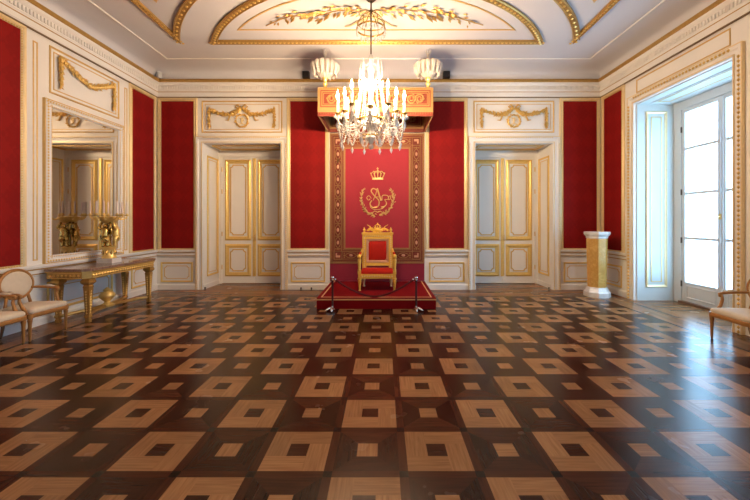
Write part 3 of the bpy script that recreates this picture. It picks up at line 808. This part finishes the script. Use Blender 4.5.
for s in (-1, 1):     # feather plumes at the front corners
    pxp = (325.2-PX if s < 0 else 428.2-PX)*7.68/F - cc
    mb = MB(); mb.lathe([(.09,hz-.02),(.09,hz+.02),(.04,hz+.05),(.035,hz+.10),(.06,hz+.14),(.03,hz+.18),(.05,hz+.24),(.10,hz+.30),(.03,hz+.32)], (pxp,.16,0), 12)
    o = mb.build('plume_holder', M['gold'], t, True, 40)
    mb = MB()
    for i in range(15):
        a = 2*PI*i/15
        pts = []; rs = []
        for k in range(9):
            q = k/8; r = .05+.215*math.sin(q*PI*.70)**.9; z = hz+.28+.30*math.sin(min(1,q*1.5)*PI*.5)-.42*max(0,q-.5)**1.25*1.5
            pts.append((pxp+r*math.cos(a), .16+r*math.sin(a), z)); rs.append(.028+.036*math.sin(PI*min(1,q+.08)))
        mb.tube(pts, rs, 6)
    for i in range(7):
        a = 2*PI*i/7+.3
        mb.tube([(pxp,.16,hz+.3),(pxp+.05*math.cos(a),.16+.05*math.sin(a),hz+.5),(pxp+.10*math.cos(a),.16+.10*math.sin(a),hz+.64),(pxp+.15*math.cos(a),.16+.15*math.sin(a),hz+.60)], [.03,.05,.05,.03], 6)
    mb.ell((pxp,.16,hz+.56), .12, .12, .07)
    mb.build('feather_plume', M['feather'], o, True)
    mb = MB()
    for i in range(5):
        a = 2*PI*i/5
        mb.tube([(pxp,.16,hz+.6),(pxp+.02*math.cos(a),.16+.02*math.sin(a),hz+.75),(pxp+.07*math.cos(a),.16+.07*math.sin(a),hz+.88)], [.012,.014,.003], 5)
    mb.build('aigrette', M['feather'], o, True)

# ------------------------------------------------------------------ throne (faces -y)
t = thing('throne', 'gilded throne with red velvet seat and back on the platform', 'throne', (-.148, 7.62, DZ+.004))
G = M['thronegold']
mb = MB()
mb.box(-.40,.40,-.03,.03,.265,.36); mb.box(-.36,.36,.50,.55,.265,.36); mb.box(-.40,-.345,.03,.50,.265,.36); mb.box(.345,.40,.03,.50,.265,.36)
fr = mb.build('seat_frame', G, t)
mb = MB(); mb.beads(lambda u, v, w: (u, -.03-w, v), [(-.34,.3125),(.34,.3125)], 0, 0, .018, .05, False); mb.build('carved_course', M['goldpale'], fr)
mb = MB(); mb.rbox(-.35,.35,-.02,.5,.33,.435,.045,.02); mb.build('seat_cushion', M['throne_red'], t, True, 50)
legp = [(.022,0),(.03,.01),(.02,.03),(.022,.05),(.038,.19),(.045,.21),(.03,.225),(.048,.24),(.048,.27)]
for x in (-.37,.37):
    mb = MB(); mb.lathe(legp, (x,0,0), 12); mb.build('leg', G, t, True, 40)
for x in (-.31,.31):
    mb = MB(); mb.lathe(legp, (x,.525,0), 12); mb.build('leg', M['goldpale'], t, True, 40)
for s in (-1, 1):
    mb = MB()
    x = s*.375
    mb.box(x-.035,x+.035,-.035,.035,.36,.42); mb.lathe([(.03,.42),(.038,.44),(.026,.47),(.036,.60),(.042,.66),(.03,.68),(.04,.70)], (x,0,0), 10)
    mb.tube([(x,-.04,.73),(x,.0,.74),(x,.14,.735),(s*.36,.32,.76),(s*.335,.56,.84)], [.03,.045,.038,.034,.03], 8)
    mb.ell((x,-.045,.725), .042,.03,.042)
    a = mb.build('arm', G, t, True, 50)
    mb = MB(); mb.tube([(x,.06,.772),(x-.005*s,.16,.778),(s*.362,.28,.79)], [.018,.03,.02], 8); mb.build('arm_pad', M['throne_red'], a, True)
# back: tilted slightly
def PK(u, v, w): return (u, .53+.07*(v-.36)-w, v)
mb = MB()
mb.slab(PK,-.345,-.255,.30,1.18,-.035,.035); mb.slab(PK,.255,.345,.30,1.18,-.035,.035)
mb.slab(PK,-.255,.255,1.08,1.20,-.035,.035); mb.slab(PK,-.255,.255,.47,.54,-.03,.03); mb.slab(PK,-.36,.36,1.18,1.225,-.045,.05)
bf = mb.build('back_frame', G, t)
gp = lambda u, v, w: PK(u, v, w+.03)
mb = MB(); mb.beads(gp, rect(-.30,.30,.42,1.14), 0, .01, .016, .042); mb.build('carved_course', M['goldpale'], bf)
mb = MB(); mb.slab(PK,-.255,.255,.54,1.08,-.02,.0); mb.sweep(PK, rect(-.25,.25,.545,1.075), [(0,0),(0,.03),(.04,.022),(.05,.0)]); mb.build('back_border', M['rosethread'], t)
mb = MB()
n = 8; vs = []; fs = []
for i in range(n+1):
    for j in range(n+1):
        a, b_ = i/n, j/n
        vs.append(PK(-.205+.41*a, .585+.45*b_, .004+.035*(math.sin(PI*a)*math.sin(PI*b_))**.5 if 0 < i < n and 0 < j < n else .0))
for i in range(n):
    for j in range(n): fs.append((i*(n+1)+j,(i+1)*(n+1)+j,(i+1)*(n+1)+j+1,i*(n+1)+j+1))
k = len(vs); vs += [PK(-.205,.585,-.01), PK(.205,.585,-.01), PK(.205,1.035,-.01), PK(-.205,1.035,-.01)]; fs.append((k,k+3,k+2,k+1))
mb.add(vs, fs); mb.build('back_pad', M['throne_red'], t, True, 60)
mb = MB()     # crest: crown flanked by laurel sprays
for s in (-1, 1):
    foliage(mb, PK, [(s*.05,1.25),(s*.14,1.30),(s*.25,1.27)], 9, .03, .08, .0, 3, False, .012)
    mb.tube([PK(s*.10,1.25,0), PK(s*.17,1.36,0), PK(s*.24,1.40,0)], [.014,.012,.005], 5)
for i in range(7):
    a = -.9+.3*i
    mb.tube([PK(.05*math.sin(a),1.26,0), PK(.15*math.sin(a),1.24+.14*math.cos(a),0)], [.016,.008], 5)
mb.ell(PK(0,1.28,0), .075, .03, .055); mb.tube([PK(-.05,1.33,0), PK(-.06,1.38,0), PK(0,1.41,0), PK(.06,1.38,0), PK(.05,1.33,0)], .012, 5)
mb.ell(PK(0,1.425,0), .016, .016, .022); mb.build('carved_crest', M['thronegold'], t, True, 40)
for s in (-1, 1):
    mb = MB(); o_ = PK(s*.305,1.225,0); mb.lathe([(.03,0),(.018,.015),(.03,.045),(.034,.06),(.015,.085),(.012,.10),(.004,.12)], o_, 10); mb.build('finial', G, t, True, 40)

# ------------------------------------------------------------------ rope barrier
SY = 6.76; SXL, SXR = -.972, .608
def stanchion(x, label, s):
    t = thing('barrier_post', label, 'barrier post', (x, SY, 0), 0, 'posts of the rope barrier')
    mb = MB(); mb.lathe([(.05,.03),(.05,.045),(.024,.06),(.02,.10)], (0,0,0), 14); hub = mb.build('base_hub', M['chrome'], t, True, 40)
    for a in (PI/2+.2, PI+PI/6 if s < 0 else -PI/6, -PI/2):
        mb = MB(); c, d = math.cos(a), math.sin(a)
        mb.tube([(0,0,.055),(.06*c,.06*d,.06),(.105*c,.105*d,.035),(.14*c,.14*d,.018)], [.022,.024,.022,.014], 8); mb.build('foot', M['chrome'], t, True)
    mb = MB(); mb.lathe([(.019,.09),(.019,.575)], (0,0,0), 12); mb.build('pole', M['polered'], t, True, 40)
    mb = MB(); mb.lathe([(.022,.57),(.03,.58),(.03,.60),(.022,.605),(.022,.62),(.032,.632),(.03,.65),(.012,.66)], (0,0,0), 14); mb.build('cap', M['chrome'], t, True, 40)
stanchion(SXL, 'slim dark barrier post with steel foot at the platform left corner', -1)
stanchion(SXR, 'slim dark barrier post with steel foot at the platform right corner', 1)
t = thing('barrier_rope', 'dark red velvet rope sagging between the two barrier posts', 'rope', ((SXL+SXR)/2, SY, 0))
hl = (SXR-SXL)/2-.062
mb = MB(); pts = []
for i in range(29):
    q = -1+2*i/28; pts.append((q*hl, 0, .275+(.59-.275)*(abs(q)**1.75)))
mb.tube(pts, .019, 8); mb.build('rope', M['velvetrope'], t, True)
for s in (-1, 1):
    mb = MB(); mb.tube([(s*hl,0,.59),(s*(hl+.012),0,.605)], .022, 8); mb.tube([(s*(hl+.012),0,.605),(s*(hl+.03),0,.612)], .006, 5); mb.build('end_hook', M['chrome'], t, True)

# ------------------------------------------------------------------ armchairs (face +x)
def armchair(name, label, loc, rz):
    t = thing(name, label, 'armchair', loc, rz)
    W = M['chairwood']
    R = []
    for s in (1, -1):
        mb = MB(); mb.lathe([(.012,0),(.016,.02),(.022,.24),(.03,.30),(.022,.31),(.034,.32),(.034,.385)], (.235,s*.285,0), 10); mb.build('leg', W, t, True, 40)
        mb = MB(); mb.tube([(-.27,s*.20,0),(-.235,s*.205,.15),(-.215,s*.21,.39)], [.014,.02,.026], 8); mb.build('leg', M['legwood'], t, True)
    mb = MB()
    out = [(.265,-.29),(.275,0),(.265,.29),(0,.275),(-.225,.235),(-.245,0),(-.225,-.235),(0,-.275)]
    P = smooth_path(out+[out[0]], 48)[:-1]
    def ring(sc, z): return [(p[0]*sc, p[1]*sc, z) for p in P]
    def loft(mb, rings):
        n = len(P); vs = []; fs = []
        for r in rings: vs += r
        for k in range(len(rings)-1):
            for i in range(n):
                j = (i+1) % n; fs.append((k*n+i,k*n+j,(k+1)*n+j,(k+1)*n+i))
        fs.append(tuple(range(n-1,-1,-1))); fs.append(tuple((len(rings)-1)*n+i for i in range(n)))
        mb.add(vs, fs)
    loft(mb, [ring(.97,.325), ring(1.0,.335), ring(1.0,.375), ring(.97,.385)]); mb.build('seat_rail', W, t, True, 40)
    mb = MB(); loft(mb, [ring(.96,.38), ring(.99,.40), ring(.985,.425), ring(.94,.447), ring(.75,.462), ring(.4,.472), ring(.1,.474)]); mb.build('seat_cushion', M['cream'], t, True)
    # oval back, leaning
    def PBk(u, v, w): return (-.225-.10*(v-.5)+w, u, v)
    oc, ru, rv = .755, .243, .208
    ov = [(ru*math.cos(a), oc+rv*math.sin(a)) for a in [2*PI*i/32 for i in range(32)]]
    mb = MB(); mb.tube([PBk(u,v,0) for u, v in ov], .024, 8, True)
    for s in (-1, 1): mb.tube([PBk(s*.20,.38,0), PBk(s*.175,.50,0), PBk(s*.15,.61,0)], [.024,.019,.022], 8)
    bfm = mb.build('back_frame', W, t, True)
    mb = MB(); n = len(ov); vs = []; fs = []
    lay = [(.93,-.02),(.97,0),(.93,.014),(.75,.03),(.4,.04),(.05,.043)]
    for k, w in lay: vs += [PBk(u*k, oc+(v-oc)*k, w) for u, v in ov]
    for q in range(len(lay)-1):
        for i in range(n): j = (i+1) % n; fs.append((q*n+i,q*n+j,(q+1)*n+j,(q+1)*n+i))
    fs.append(tuple(range(n-1,-1,-1))); fs.append(tuple((len(lay)-1)*n+i for i in range(n)))
    mb.add(vs, fs); mb.build('back_pad', M['cream'], t, True)
    for s in (-1, 1):
        mb = MB()
        mb.tube([PBk(s*.205,.68,0),(-.17,s*.25,.675),(-.04,s*.285,.665),(.07,s*.295,.655),(.115,s*.295,.64),(.11,s*.295,.615),(.085,s*.292,.60)], [.016,.019,.021,.022,.024,.022,.012], 8)
        mb.tube([(.09,s*.292,.635),(.085,s*.285,.56),(.12,s*.278,.47),(.175,s*.275,.41),(.20,s*.272,.37)], [.016,.02,.021,.024,.026], 8)
        a = mb.build('arm', W, t, True)
        mb = MB(); mb.tube([(-.11,s*.272,.685),(-.03,s*.287,.688),(.05,s*.294,.674)], [.012,.024,.014], 8); mb.build('arm_pad', M['cream'], a, True)
    return t
armchair('armchair', 'oval-backed cream armchair between the left edge chair and the console table', (-5.235,5.34,0), 0)
armchair('armchair', 'cream armchair cut by the left edge, its seat just showing', (-5.245,4.69,0), 0)
armchair('armchair', 'cream armchair beside the window at the right edge', (4.98,4.895,0), PI)

# ------------------------------------------------------------------ console table (long side along y)
t = thing('console_table', 'gilded console table with brown marble top under the mirror', 'console table', (-5.235,6.77,0))
G = M['olddgold']
mb = MB()
tp = [(-.325,-.92),(.29,-.92),(.385,-.83),(.385,.83),(.29,.92),(-.325,.92)]
mb.prism(FL, tp, .868, .91); mb.build('table_top', M['tabletop'], t)
mb = MB(); mb.prism(FL, [(x*.985, y*.985) for x, y in tp], .845, .868); mb.prism(FL, [(x*.95, y*.965) for x, y in tp], .745, .845); fz = mb.build('apron', G, t)
mb = MB()
for pl, a, b_ in ((lambda u, v, w: (.366+w, u, v), -.80, .80), (lambda u, v, w: (u, -.888-w, v), -.29, .25), (lambda u, v, w: (u, .888+w, v), -.29, .25)):
    mb.beads(pl, [(a,.795),(b_,.795)], 0, .004, .026, .06, False, .015); mb.sweep(pl, [(a,.75),(b_,.75)], [(0,0),(0,.012),(.014,.012),(.014,0)], False)
    mb.sweep(pl, [(a,.826),(b_,.826)], [(0,0),(0,.014),(.014,.014),(.014,0)], False)
mb.build('carved_frieze', M['gold'], fz)
for x in (-.22,.28):
    for y in (-.77,.77):
        mb = MB()
        mb.lathe([(.075,.745),(.105,.70),(.105,.67),(.06,.63),(.075,.60),(.068,.58),(.042,.13),(.055,.11),(.055,.085),(.035,.07),(.045,.045),(.042,.0)][::-1], (x,y,0), 4, PI/4)
        lg = mb.build('leg', G, t)
        mb = MB()
        for s1, s2 in ((1,0),(-1,0),(0,1),(0,-1)):
            for k in range(9):
                z = .16+k*.045; r = .046+.02*(z-.13)/.45-.012
                mb.octa((x+s1*r, y+s2*r, z), (.018 if s2 else .012,0,0), (0,.018 if s1 else .012,0), (0,0,.022))
        mb.build('carved_leaves', M['gold'], lg)
mb = MB()
for s1 in (-1, 1):
    for s2 in (-1, 1):
        mb.tube([(.28 if s1 > 0 else -.22,s2*.77,.10),(s1*.17,s2*.62,.10),(s1*.08,s2*.36,.105),(s1*.03,s2*.12,.105),(0,0,.105)], [.028,.03,.03,.035,.04], 6)
mb.build('stretcher', G, t)
mb = MB(); mb.lathe([(.11,.09),(.12,.12),(.06,.15),(.04,.18),(.07,.21),(.12,.27),(.125,.31),(.09,.36),(.05,.38),(.07,.40),(.03,.43),(.01,.45)], (0,0,0), 16, 0, .05, 8); mb.build('urn', M['gold'], t, True, 50)

# ------------------------------------------------------------------ mirror
my0, my1, mz0, mz1 = LY(43), LY(121.5), 1.0, 3.73
t = thing('wall_mirror', 'tall mirror in white and gold frame above the console table', 'mirror', (XL,(my0+my1)/2,mz0))
hy = (my1-my0)/2; hh = mz1-mz0
PM = lambda u, v, w: (w, u, v)
mb = MB(); mb.slab(PM, -hy+.10, hy-.10, .10, hh-.10, 0, .025); mb.build('mirror_glass', M['mirror'], t)
R = rect(-hy, hy, 0, hh)
mb = MB(); mb.sweep(PM, R, [(0,0),(0,.04),(.02,.06),(.05,.06),(.065,.045),(.10,.05),(.115,.042),(.13,.022),(.13,0)]); fr = mb.build('frame', M['white'], t)
mb = MB(); mb.beads(PM, R, .035, .06, .02, .05, True, .018); mb.beads(PM, R, .105, .05, .012, .034, True, .012); mb.build('gilt_beading', M['gold'], fr)
mb = MB(); mb.sweep(PM, R, [(-.012,0),(-.012,.045),(.004,.045),(.004,0)]); mb.build('gilt_edge', M['goldflat'], fr)

# ------------------------------------------------------------------ candelabrum
t = thing('candelabrum', 'gilt bronze candelabrum with figures and candles on the console table', 'candelabrum', (-5.227,6.81,.911))
Bz = M['bronze']
mb = MB(); mb.box(-.145,.145,-.12,.12,0,.085); mb.build('marble_base', M['marblew'], t)
mb = MB(); mb.lathe([(.118,.085),(.12,.10),(.112,.115),(.105,.13),(.105,.26),(.114,.275),(.118,.295),(.10,.31)], (0,0,0), 20); dr = mb.build('drum', M['gold'], t, True, 35)
mb = MB()
for i in range(10):
    a = 2*PI*i/10; mb.octa((.106*math.cos(a),.106*math.sin(a),.195), (.02*math.sin(a),-.02*math.cos(a),0), (0,0,.045), (.014*math.cos(a),.014*math.sin(a),0))
mb.build('drum_relief', Bz, dr)
mb = MB(); mb.lathe([(.05,.30),(.03,.36),(.028,.70),(.05,.76)], (0,0,0), 10); mb.build('stem', Bz, t, True)
for i in range(3):     # three standing figures carrying the bowl
    a = 2*PI*i/3+.5; Rm = Matrix.Rotation(a, 3, 'Z')
    mb = MB(); g = lambda x, y, z: Rm @ Vector((.088+x*1.5, y*1.5, z))
    for s in (-1, 1):
        mb.tube([g(.012,s*.03,.31),g(.0,s*.03,.33),g(.005,s*.028,.42),g(.012,s*.026,.50)], [.02,.026,.032,.044], 7)
        mb.tube([g(.0,s*.045,.625),g(.018,s*.075,.66),g(.0,s*.07,.72),g(-.01,s*.05,.765)], [.028,.024,.02,.018], 7)
        mb.octa(g(-.02,s*.055,.60), Rm @ Vector((.01,0,0)), Rm @ Vector((-.01,s*.045,.05)), Rm @ Vector((0,s*.01,-.07)))
    mb.tube([g(.01,0,.48),g(.014,0,.53),g(.008,0,.57),g(.01,0,.62),g(.0,0,.65),g(.0,0,.665)], [.062,.07,.056,.068,.042,.02], 9)
    mb.ell(g(.006,0,.695), .036, .034, .04)
    mb.tube([g(.02,-.03,.52),g(.035,0,.47),g(.02,.035,.43),g(-.01,.03,.36)], [.034,.04,.036,.02], 6)
    mb.build('figure', Bz if i else M['gold'], t, True)
mb = MB(); mb.lathe([(.06,.745),(.10,.755),(.125,.78),(.14,.80),(.17,.845),(.175,.865),(.15,.875),(.05,.88)], (0,0,0), 24, 0, .02, 12); mb.build('bowl', M['gold'], t, True, 40)
for i in range(9):
    a = 2*PI*i/9+.2; c, d = math.cos(a), math.sin(a); R = .285 if i % 3 else .22
    mb = MB(); mb.tube([(.15*c,.15*d,.84),(.2*c,.2*d,.815),(.25*c*R/.285,.25*d*R/.285,.83),(R*c,R*d,.865),(R*c,R*d,.90)], [.012,.012,.011,.011,.012], 6)
    mb.lathe([(.014,.885),(.038,.90),(.04,.91),(.016,.912),(.018,.935)], (R*c,R*d,0), 10); ar = mb.build('candle_arm', M['gold'], t, True, 50)
    mb = MB(); mb.lathe([(.015,.915),(.0135,1.15),(.006,1.158)], (R*c,R*d,0), 8); mb.tube([(R*c,R*d,1.155),(R*c+.003,R*d,1.175)], .002, 4); mb.build('candle', M['candle'], ar, True, 40)

# ------------------------------------------------------------------ marble pedestal in the corner
t = thing('marble_pedestal', 'octagonal yellow marble pedestal with white cap and base', 'pedestal', (4.83,8.12,0))
r8 = PI/8
mb = MB(); mb.lathe([(.275,0),(.275,.10),(.245,.13),(.215,.19),(.208,.215)], (0,0,0), 8, r8); mb.build('base', M['marblew'], t)
mb = MB(); mb.lathe([(.19,.215),(.212,1.29),(.20,1.31)], (0,0,0), 8, r8); mb.build('shaft', M['sienna'], t)
mb = MB(); mb.lathe([(.208,1.305),(.225,1.33),(.22,1.345),(.258,1.39),(.266,1.405),(.266,1.45),(.252,1.46)], (0,0,0), 8, r8); mb.build('cap', M['marblew'], t)

# ------------------------------------------------------------------ chandelier
QX, QY = -.203, 5.6
qz = lambda py: H+(PY-py)/(F/QY)
t = thing('crystal_chandelier', 'crystal chandelier with twelve lit candle bulbs hanging from the ceiling', 'chandelier', (-.218,6.0,-.121))
t.scale = (1.0714,)*3; ZS = 5.446-.25
mb = MB(); mb.lathe([(.012,4.2),(.012,ZS-.06),(.06,ZS-.05),(.09,ZS-.015),(.09,ZS-.002)], (0,0,0), 10); mb.build('stem', M['iron'], t)
# upper corona
mb = MB()
ringp = lambda r, z, n=24: [(r*math.cos(2*PI*i/n), r*math.sin(2*PI*i/n), z) for i in range(n)]
mb.tube(ringp(.22,4.70), .014, 6, True); mb.tube(ringp(.20,4.78), .008, 5, True)
for i in range(6):
    a = PI/3*i; c, d = math.cos(a), math.sin(a)
    mb.tube([(.22*c,.22*d,4.70),(.21*c,.21*d,4.82),(.12*c,.12*d,4.93),(.015*c,.015*d,4.98)], .007, 5)
crn = mb.build('corona', M['bronze'], t, True)
def bead_string(mb, pts, r=.013, step=.03):
    P = [Vector(p) for p in pts]; acc = 0
    for i in range(len(P)-1):
        L = (P[i+1]-P[i]).length; dr = (P[i+1]-P[i])/max(L,1e-6)
        while acc < L:
            c = P[i]+dr*acc; mb.octa(c, (r,0,0), (0,r,0), (0,0,r)); acc += step
        acc -= L
mb = MB()
for i in range(24):
    a = 2*PI*i/24; c, d = math.cos(a), math.sin(a)
    mb.octa((.225*c,.225*d,4.635), (.012,0,0), (0,.012,0), (0,0,.045))
for i in range(12):
    a0, a1 = 2*PI*i/12, 2*PI*(i+1)/12
    bead_string(mb, [(.225*math.cos(a0+(a1-a0)*q/6),.225*math.sin(a0+(a1-a0)*q/6),4.70-.11*math.sin(PI*q/6)) for q in range(7)], .010, .024)
mb.build('corona_drops', M['crystal'], crn)
# central baluster of glass
mb = MB(); mb.lathe([(.02,4.30),(.03,4.26),(.045,4.22),(.02,4.18),(.03,4.12),(.06,4.06),(.035,3.98),(.05,3.90),(.07,3.80),(.04,3.70),(.03,3.60),(.06,3.52),(.09,3.42),(.08,3.34),(.12,3.26),(.13,3.20),(.07,3.14),(.05,3.06),(.08,3.0),(.04,2.94),(.02,2.90)][::-1], (0,0,0), 14, 0, .05, 7); mb.build('glass_baluster', M['crystal'], t, True, 50)
mb = MB()
for i in range(8):     # spray of upright spires round the top
    a = 2*PI*i/8; c, d = math.cos(a), math.sin(a)
    mb.tube([(.05*c,.05*d,3.88),(.14*c,.14*d,3.90),(.17*c,.17*d,3.97),(.165*c,.165*d,4.10),(.15*c,.15*d,4.22)], [.010,.010,.016,.014,.003], 6)
    mb.octa((.185*c,.185*d,3.86), (.016,0,0), (0,.016,0), (0,0,.07))
    bead_string(mb, [(.165*c*(1-q/6),.165*d*(1-q/6),4.15+.13*(q/6)-.10*math.sin(PI*q/6)) for q in range(7)], .010, .024)
mb.build('glass_spires', M['crystal'], t)
mb = MB(); mb.tube(ringp(.26,3.26), .016, 6, True); mb.tube(ringp(.15,3.02), .012, 6, True)
for i in range(6):
    a = PI/3*i; mb.tube([(.05*math.cos(a),.05*math.sin(a),3.24),(.26*math.cos(a),.26*math.sin(a),3.26)], .010, 5)
mb.build('gilt_rings', M['bronze'], t, True)
RA = .52; ZA = 3.37
for i in range(12):
    a = 2*PI*i/12; c, d = math.cos(a), math.sin(a)
    zz = ZA+(0 if i % 2 == 0 else -.03); ra = RA if i % 2 == 0 else RA*.86
    mb = MB(); mb.tube([(.10*c,.10*d,3.27),(.22*c,.22*d,3.16),(.36*c,.36*d,3.15),(ra*.95*c,ra*.95*d,3.22),(ra*c,ra*d,zz-.06),(ra*c,ra*d,zz)], [.014,.013,.012,.012,.012,.014], 6)
    ar = mb.build('candle_arm', M['crystal'], t, True)
    mb = MB(); mb.lathe([(.012,zz-.02),(.05,zz),(.062,zz+.015),(.05,zz+.015),(.02,zz+.005)], (ra*c,ra*d,0), 10); mb.build('drip_pan', M['bronze'], ar, True)
    mb = MB(); mb.lathe([(.018,zz+.005),(.018,zz+.235),(.006,zz+.24)], (ra*c,ra*d,0), 10); mb.build('candle_sleeve', M['wickholder'], ar, True, 40)
    mb = MB(); mb.lathe([(.007,zz+.238),(.017,zz+.26),(.019,zz+.285),(.012,zz+.325),(.002,zz+.365)], (ra*c,ra*d,0), 8); mb.build('flame_bulb', M['bulb'], ar, True)
    mb = MB()
    for q in range(6):
        b_ = 2*PI*q/6; mb.octa((ra*c+.055*math.cos(b_),ra*d+.055*math.sin(b_),zz-.045), (.010,0,0), (0,.010,0), (0,0,.042))
    mb.octa((ra*c,ra*d,zz-.17), (.03,0,0), (0,.03,0), (0,0,.10)); mb.build('crystal_drop', M['crystal'], ar)
    # swags: rim to rim, rim to ring, upper crown to rim
    e = 2*PI*(i+1)/12; ra2 = RA if i % 2 else RA*.86
    A = Vector((ra*c,ra*d,zz-.06)); B = Vector((ra2*math.cos(e),ra2*math.sin(e),ZA+(0 if i % 2 else -.03)-.06))
    mb = MB()
    bead_string(mb, [A.lerp(B,q/10)+Vector((0,0,-.34*math.sin(PI*q/10))) for q in range(11)], .021, .036)
    bead_string(mb, [A.lerp(B,q/8)+Vector((0,0,-.18*math.sin(PI*q/8))) for q in range(9)], .014, .03)
    m_ = A.lerp(B,.5)+Vector((0,0,-.42)); mb.octa(m_, (.026,0,0), (0,.026,0), (0,0,.06))
    C_ = Vector((.15*c,.15*d,3.02)); bead_string(mb, [A.lerp(C_,q/10)+Vector((0,0,-.16*math.sin(PI*q/10))) for q in range(11)], .009, .03)
    mb.build('bead_swag', M['crystal'], t); mb = MB()
    D_ = Vector((.16*c,.16*d,3.88)); bead_string(mb, [D_.lerp(Vector((.27*c,.27*d,3.28)),q/8)+Vector((0,0,-.10*math.sin(PI*q/8))) for q in range(9)], .015, .03)
    mb.build('crown_swag', M['crystal'], t)
for i in range(12):
    a = 2*PI*i/12; c, d = math.cos(a), math.sin(a)
    mb = MB(); mb.octa((.26*c,.26*d,3.18), (.016,0,0), (0,.016,0), (0,0,.07)); mb.build('crystal_pendant', M['crystal'], t)
    mb = MB(); mb.octa((.15*c,.15*d,2.95), (.014,0,0), (0,.014,0), (0,0,.06)); mb.build('crystal_pendant', M['crystal'], t)
mb = MB(); mb.ell((0,0,2.86), .04, .04, .045); mb.build('crystal_ball', M['crystal'], t, True)

# ------------------------------------------------------------------ small fittings
def spot(px, label):
    x = (px-PX)*8.70/F
    t = thing('spotlight', label, 'spotlight', (x, 8.725, 5.172), 0, 'black spotlights on the cornice')
    mb = MB(); mb.box(-.06,.06,-.02,.02,0,.012); mb.build('bracket', M['black'], t)
    mb = MB(); mb.rbox(-.085,.085,-.06,.06,.012,.165,.015); mb.build('housing', M['black'], t)
    mb = MB(); mb.box(-.075,.075,-.075,-.06,.03,.15); mb.build('visor', M['black'], t)
spot(306, 'small black spotlight on the cornice left of the canopy')
spot(446.5, 'small black spotlight on the cornice right of the canopy')
t = thing('motion_detector', 'small white motion detector on the cornice in the left corner', 'detector', (-5.485,8.735,5.174), -PI/4)
mb = MB(); mb.rbox(-.075,.075,-.05,.05,0,.155,.02); mb.build('housing', M['greyplastic'], t, True, 40)
mb = MB(); mb.box(-.05,.05,-.056,-.05,.06,.12); mb.build('lens', M['winwhite'], t)
for px, py, lab in ((207,289.3,'small dark door stop at the left door niche'),(301,290.3,'small dark floor stop left of the platform, nearer the door'),(311.5,290.3,'small dark floor stop left of the platform, nearer the throne'),(548,289.6,'small dark door stop at the right door niche')):
    y = F*H/(py-PY)-.02; x = (px-PX)*y/F
    t = thing('door_stop', lab, 'door stop', (x, min(y, 8.80), 0))
    mb = MB(); mb.lathe([(.028,0),(.028,.012),(.014,.018),(.014,.045)], (0,0,0), 10); mb.build('post', M['iron'], t, True, 40)
    mb = MB(); mb.lathe([(.02,.045),(.022,.055),(.02,.07),(.008,.075)], (0,0,0), 10); mb.build('rubber_cap', M['black'], t, True, 40)
# ------------------------------------------------------------------ camera, daylight
cam = bpy.data.cameras.new('camera'); co = bpy.data.objects.new('camera', cam); COL.objects.link(co)
co.location = (0,0,H); co.rotation_euler = (PI/2,0,0)
cam.sensor_width = 36; cam.lens = F/750*36; cam.shift_x = -9/750; cam.shift_y = -29/750; cam.clip_start = .05
SC.camera = co
w = bpy.data.worlds.new('sky'); SC.world = w; w.use_nodes = True
bg = w.node_tree.nodes['Background']; bg.inputs['Color'].default_value = (.40,.68,1.0,1); bg.inputs['Strength'].default_value = 6.8
for a, b_ in (W1, W2):
    L = bpy.data.lights.new('window_portal', 'AREA'); L.shape = 'RECTANGLE'; L.size = WT; L.size_y = b_-a
    L.cycles.is_portal = True
    o = bpy.data.objects.new('window_portal', L); COL.objects.link(o)
    o.location = (6.45,(a+b_)/2,WT/2); o.rotation_euler = (0,PI/2,0)
SC.view_settings.view_transform = 'Standard'; SC.view_settings.look = 'None'
SC.view_settings.gamma = 1; SC.view_settings.use_curve_mapping = False
SC.view_settings.exposure = 0.9
SC.cycles.use_denoising = True
SC.cycles.sample_clamp_indirect = 6; SC.cycles.max_bounces = 8; SC.cycles.diffuse_bounces = 5; SC.cycles.glossy_bounces = 4; SC.cycles.transmission_bounces = 4
SC.cycles.caustics_reflective = False; SC.cycles.caustics_refractive = False
